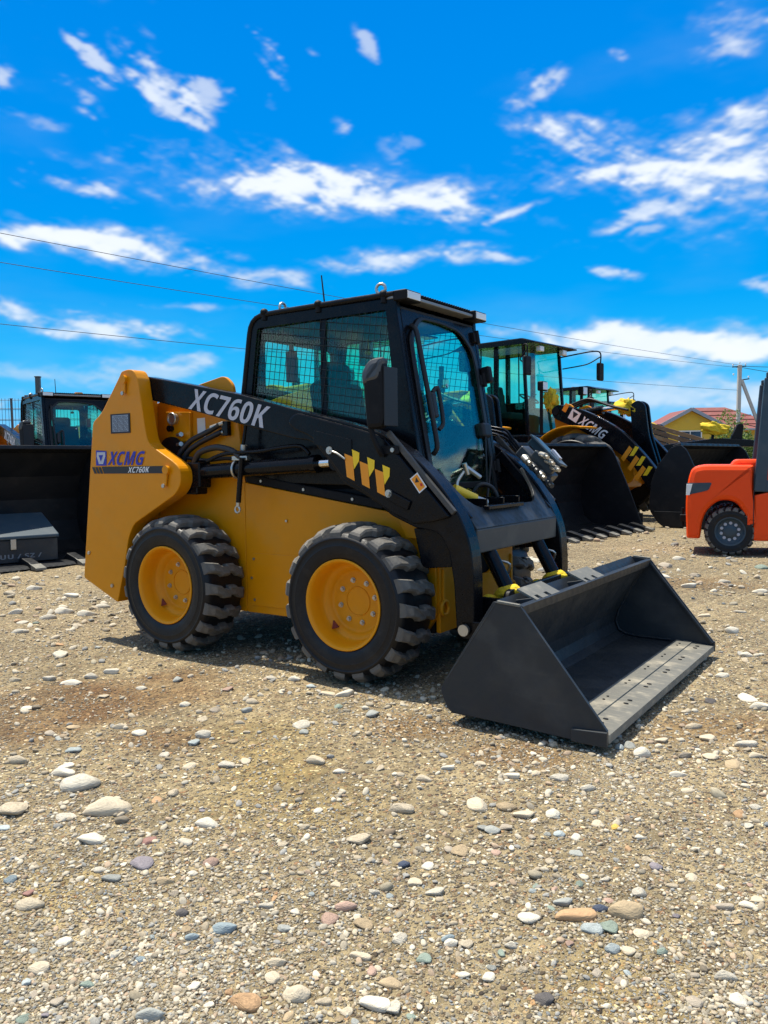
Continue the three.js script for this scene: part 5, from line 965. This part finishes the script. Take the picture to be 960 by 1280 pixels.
for (const [px, d, rx, ry, lab] of [[913, 58, 1.5, 4.4, 'bright green tree between the utility pole and the gabled wing'], [931, 57, 1.1, 2.6, 'low green bush at the foot of the utility pole'], [880, 59, .9, 2.2, 'green bush under the gable of the yellow house']]) {
  const t = group('leafy_tree'), R = rng(px), b = ground0(px, d);
  mesh('trunk', [cyl([0, 0, 0], [.05, ry * .5, 0], .09, .05, 8), cyl([.04, ry * .3, 0], [.5, ry * .7, .1], .05, .02, 6), cyl([.04, ry * .3, 0], [-.45, ry * .75, -.1], .05, .02, 6)], S({ color: lin(.10, .07, .045), roughness: .9 }), t);
  const m = new THREE.Mesh(leafCluster('crown', R, V(0, .3, 0), rx, ry, 2600, .11, greens), leafMat); m.name = 'crown'; m.castShadow = m.receiveShadow = true; t.add(m);
  t.position.copy(b); thing(t, lab, 'tree');
}
// mesh fence at the far left
{
  const d = 13.2, green = S({ color: lin(.05, .07, .075), roughness: .5 });
  for (let n = 0; n < 4; n++) {
    const k = group('fence_panel'), w = [], L = 2.5, H = 2.27;
    for (let i = 0; i <= 46; i++) w.push(cyl([i * L / 46, .05, 0], [i * L / 46, H, 0], .0035, .0035, 4));
    for (const y of [.1, .3, .32, .7, 1.1, 1.12, 1.5, 1.9, 1.92, 2.08, 2.1, 2.24]) w.push(cyl([0, y, (Math.abs(y % .8) < .05 ? .02 : 0)], [L, y, 0], .0042, .0042, 4));
    mesh('wire_mesh', w, green, k).userData.kind = 'stuff';
    mesh('post', bar([0, 0, .03], [0, H + .05, .03], .05, .05), green, k);
    k.position.set(-13.6 + n * 2.53, 0, -d - .2 * n); k.rotation.y = .08;
    thing(k, ['welded wire mesh fence panel farthest from the dark steel post', 'second wire mesh fence panel counted away from the dark steel post', 'wire mesh fence panel behind the thin dark stake', 'wire mesh fence panel beside the tall dark steel post'][n], 'fence', 'fence panels');
  }
  const p = group('steel_post'), q = ground0(53, 14.2);
  mesh('post', [bar([0, 0, 0], [0, 2.66, 0], .075, .075, .006)], green, p); mesh('cap', box(-.045, .045, 2.66, 2.68, -.045, .045, .004), green, p); p.position.copy(q); thing(p, 'tall dark steel post rising behind the second skid steer cab', 'post');
  const p2 = group('thin_stake'), q2 = ground0(20.5, 12.8);
  mesh('stake', bar([0, 0, 0], [-.02, 2.18, 0], .03, .03, .004), green, p2); mesh('cap', box(-.04, 0, 2.18, 2.19, -.02, .02, .002), green, p2); p2.position.copy(q2); thing(p2, 'thin dark stake in front of the wire mesh fence', 'post');
}
// far hills and a line of trees along the horizon
{
  const hill = (d, h, seed, col, x0, x1, name, lab) => {
    const pos = [], idx = [], n = 160, m = 7;
    for (let i = 0; i <= n; i++) { const x = mix(x0, x1, i / n), hh = h * (.62 + .75 * (nz(noiseA, x / d * .22 + seed, seed) - .3)) * sm(0, .04, i / n) * sm(1, .96, i / n); for (let j = 0; j <= m; j++) { const t = j / m; pos.push(x, Math.sin(t * Math.PI) * hh * (.92 + .16 * nz(noiseB, x / d * 1.7, t + seed)) - .5, -d - (t - .5) * h * 9); } }
    for (let i = 0; i < n; i++) for (let j = 0; j < m; j++) { const a = i * (m + 1) + j; idx.push(a, a + m + 1, a + 1, a + 1, a + m + 1, a + m + 2); }
    const g = new THREE.BufferGeometry(); g.setAttribute('position', new THREE.Float32BufferAttribute(pos, 3)); g.setAttribute('uv', new THREE.Float32BufferAttribute(new Float32Array(pos.length / 3 * 2), 2)); g.setIndex(idx); g.computeVertexNormals();
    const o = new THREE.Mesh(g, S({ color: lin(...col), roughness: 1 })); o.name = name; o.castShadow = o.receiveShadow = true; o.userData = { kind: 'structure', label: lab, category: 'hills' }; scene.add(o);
  };
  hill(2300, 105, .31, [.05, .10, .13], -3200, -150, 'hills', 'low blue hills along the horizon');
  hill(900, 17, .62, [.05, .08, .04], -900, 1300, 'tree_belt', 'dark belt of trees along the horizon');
}
scene.traverse((o) => { if (o.isMesh) { o.castShadow = true; o.receiveShadow = true; } });
renderer.render(scene, camera);
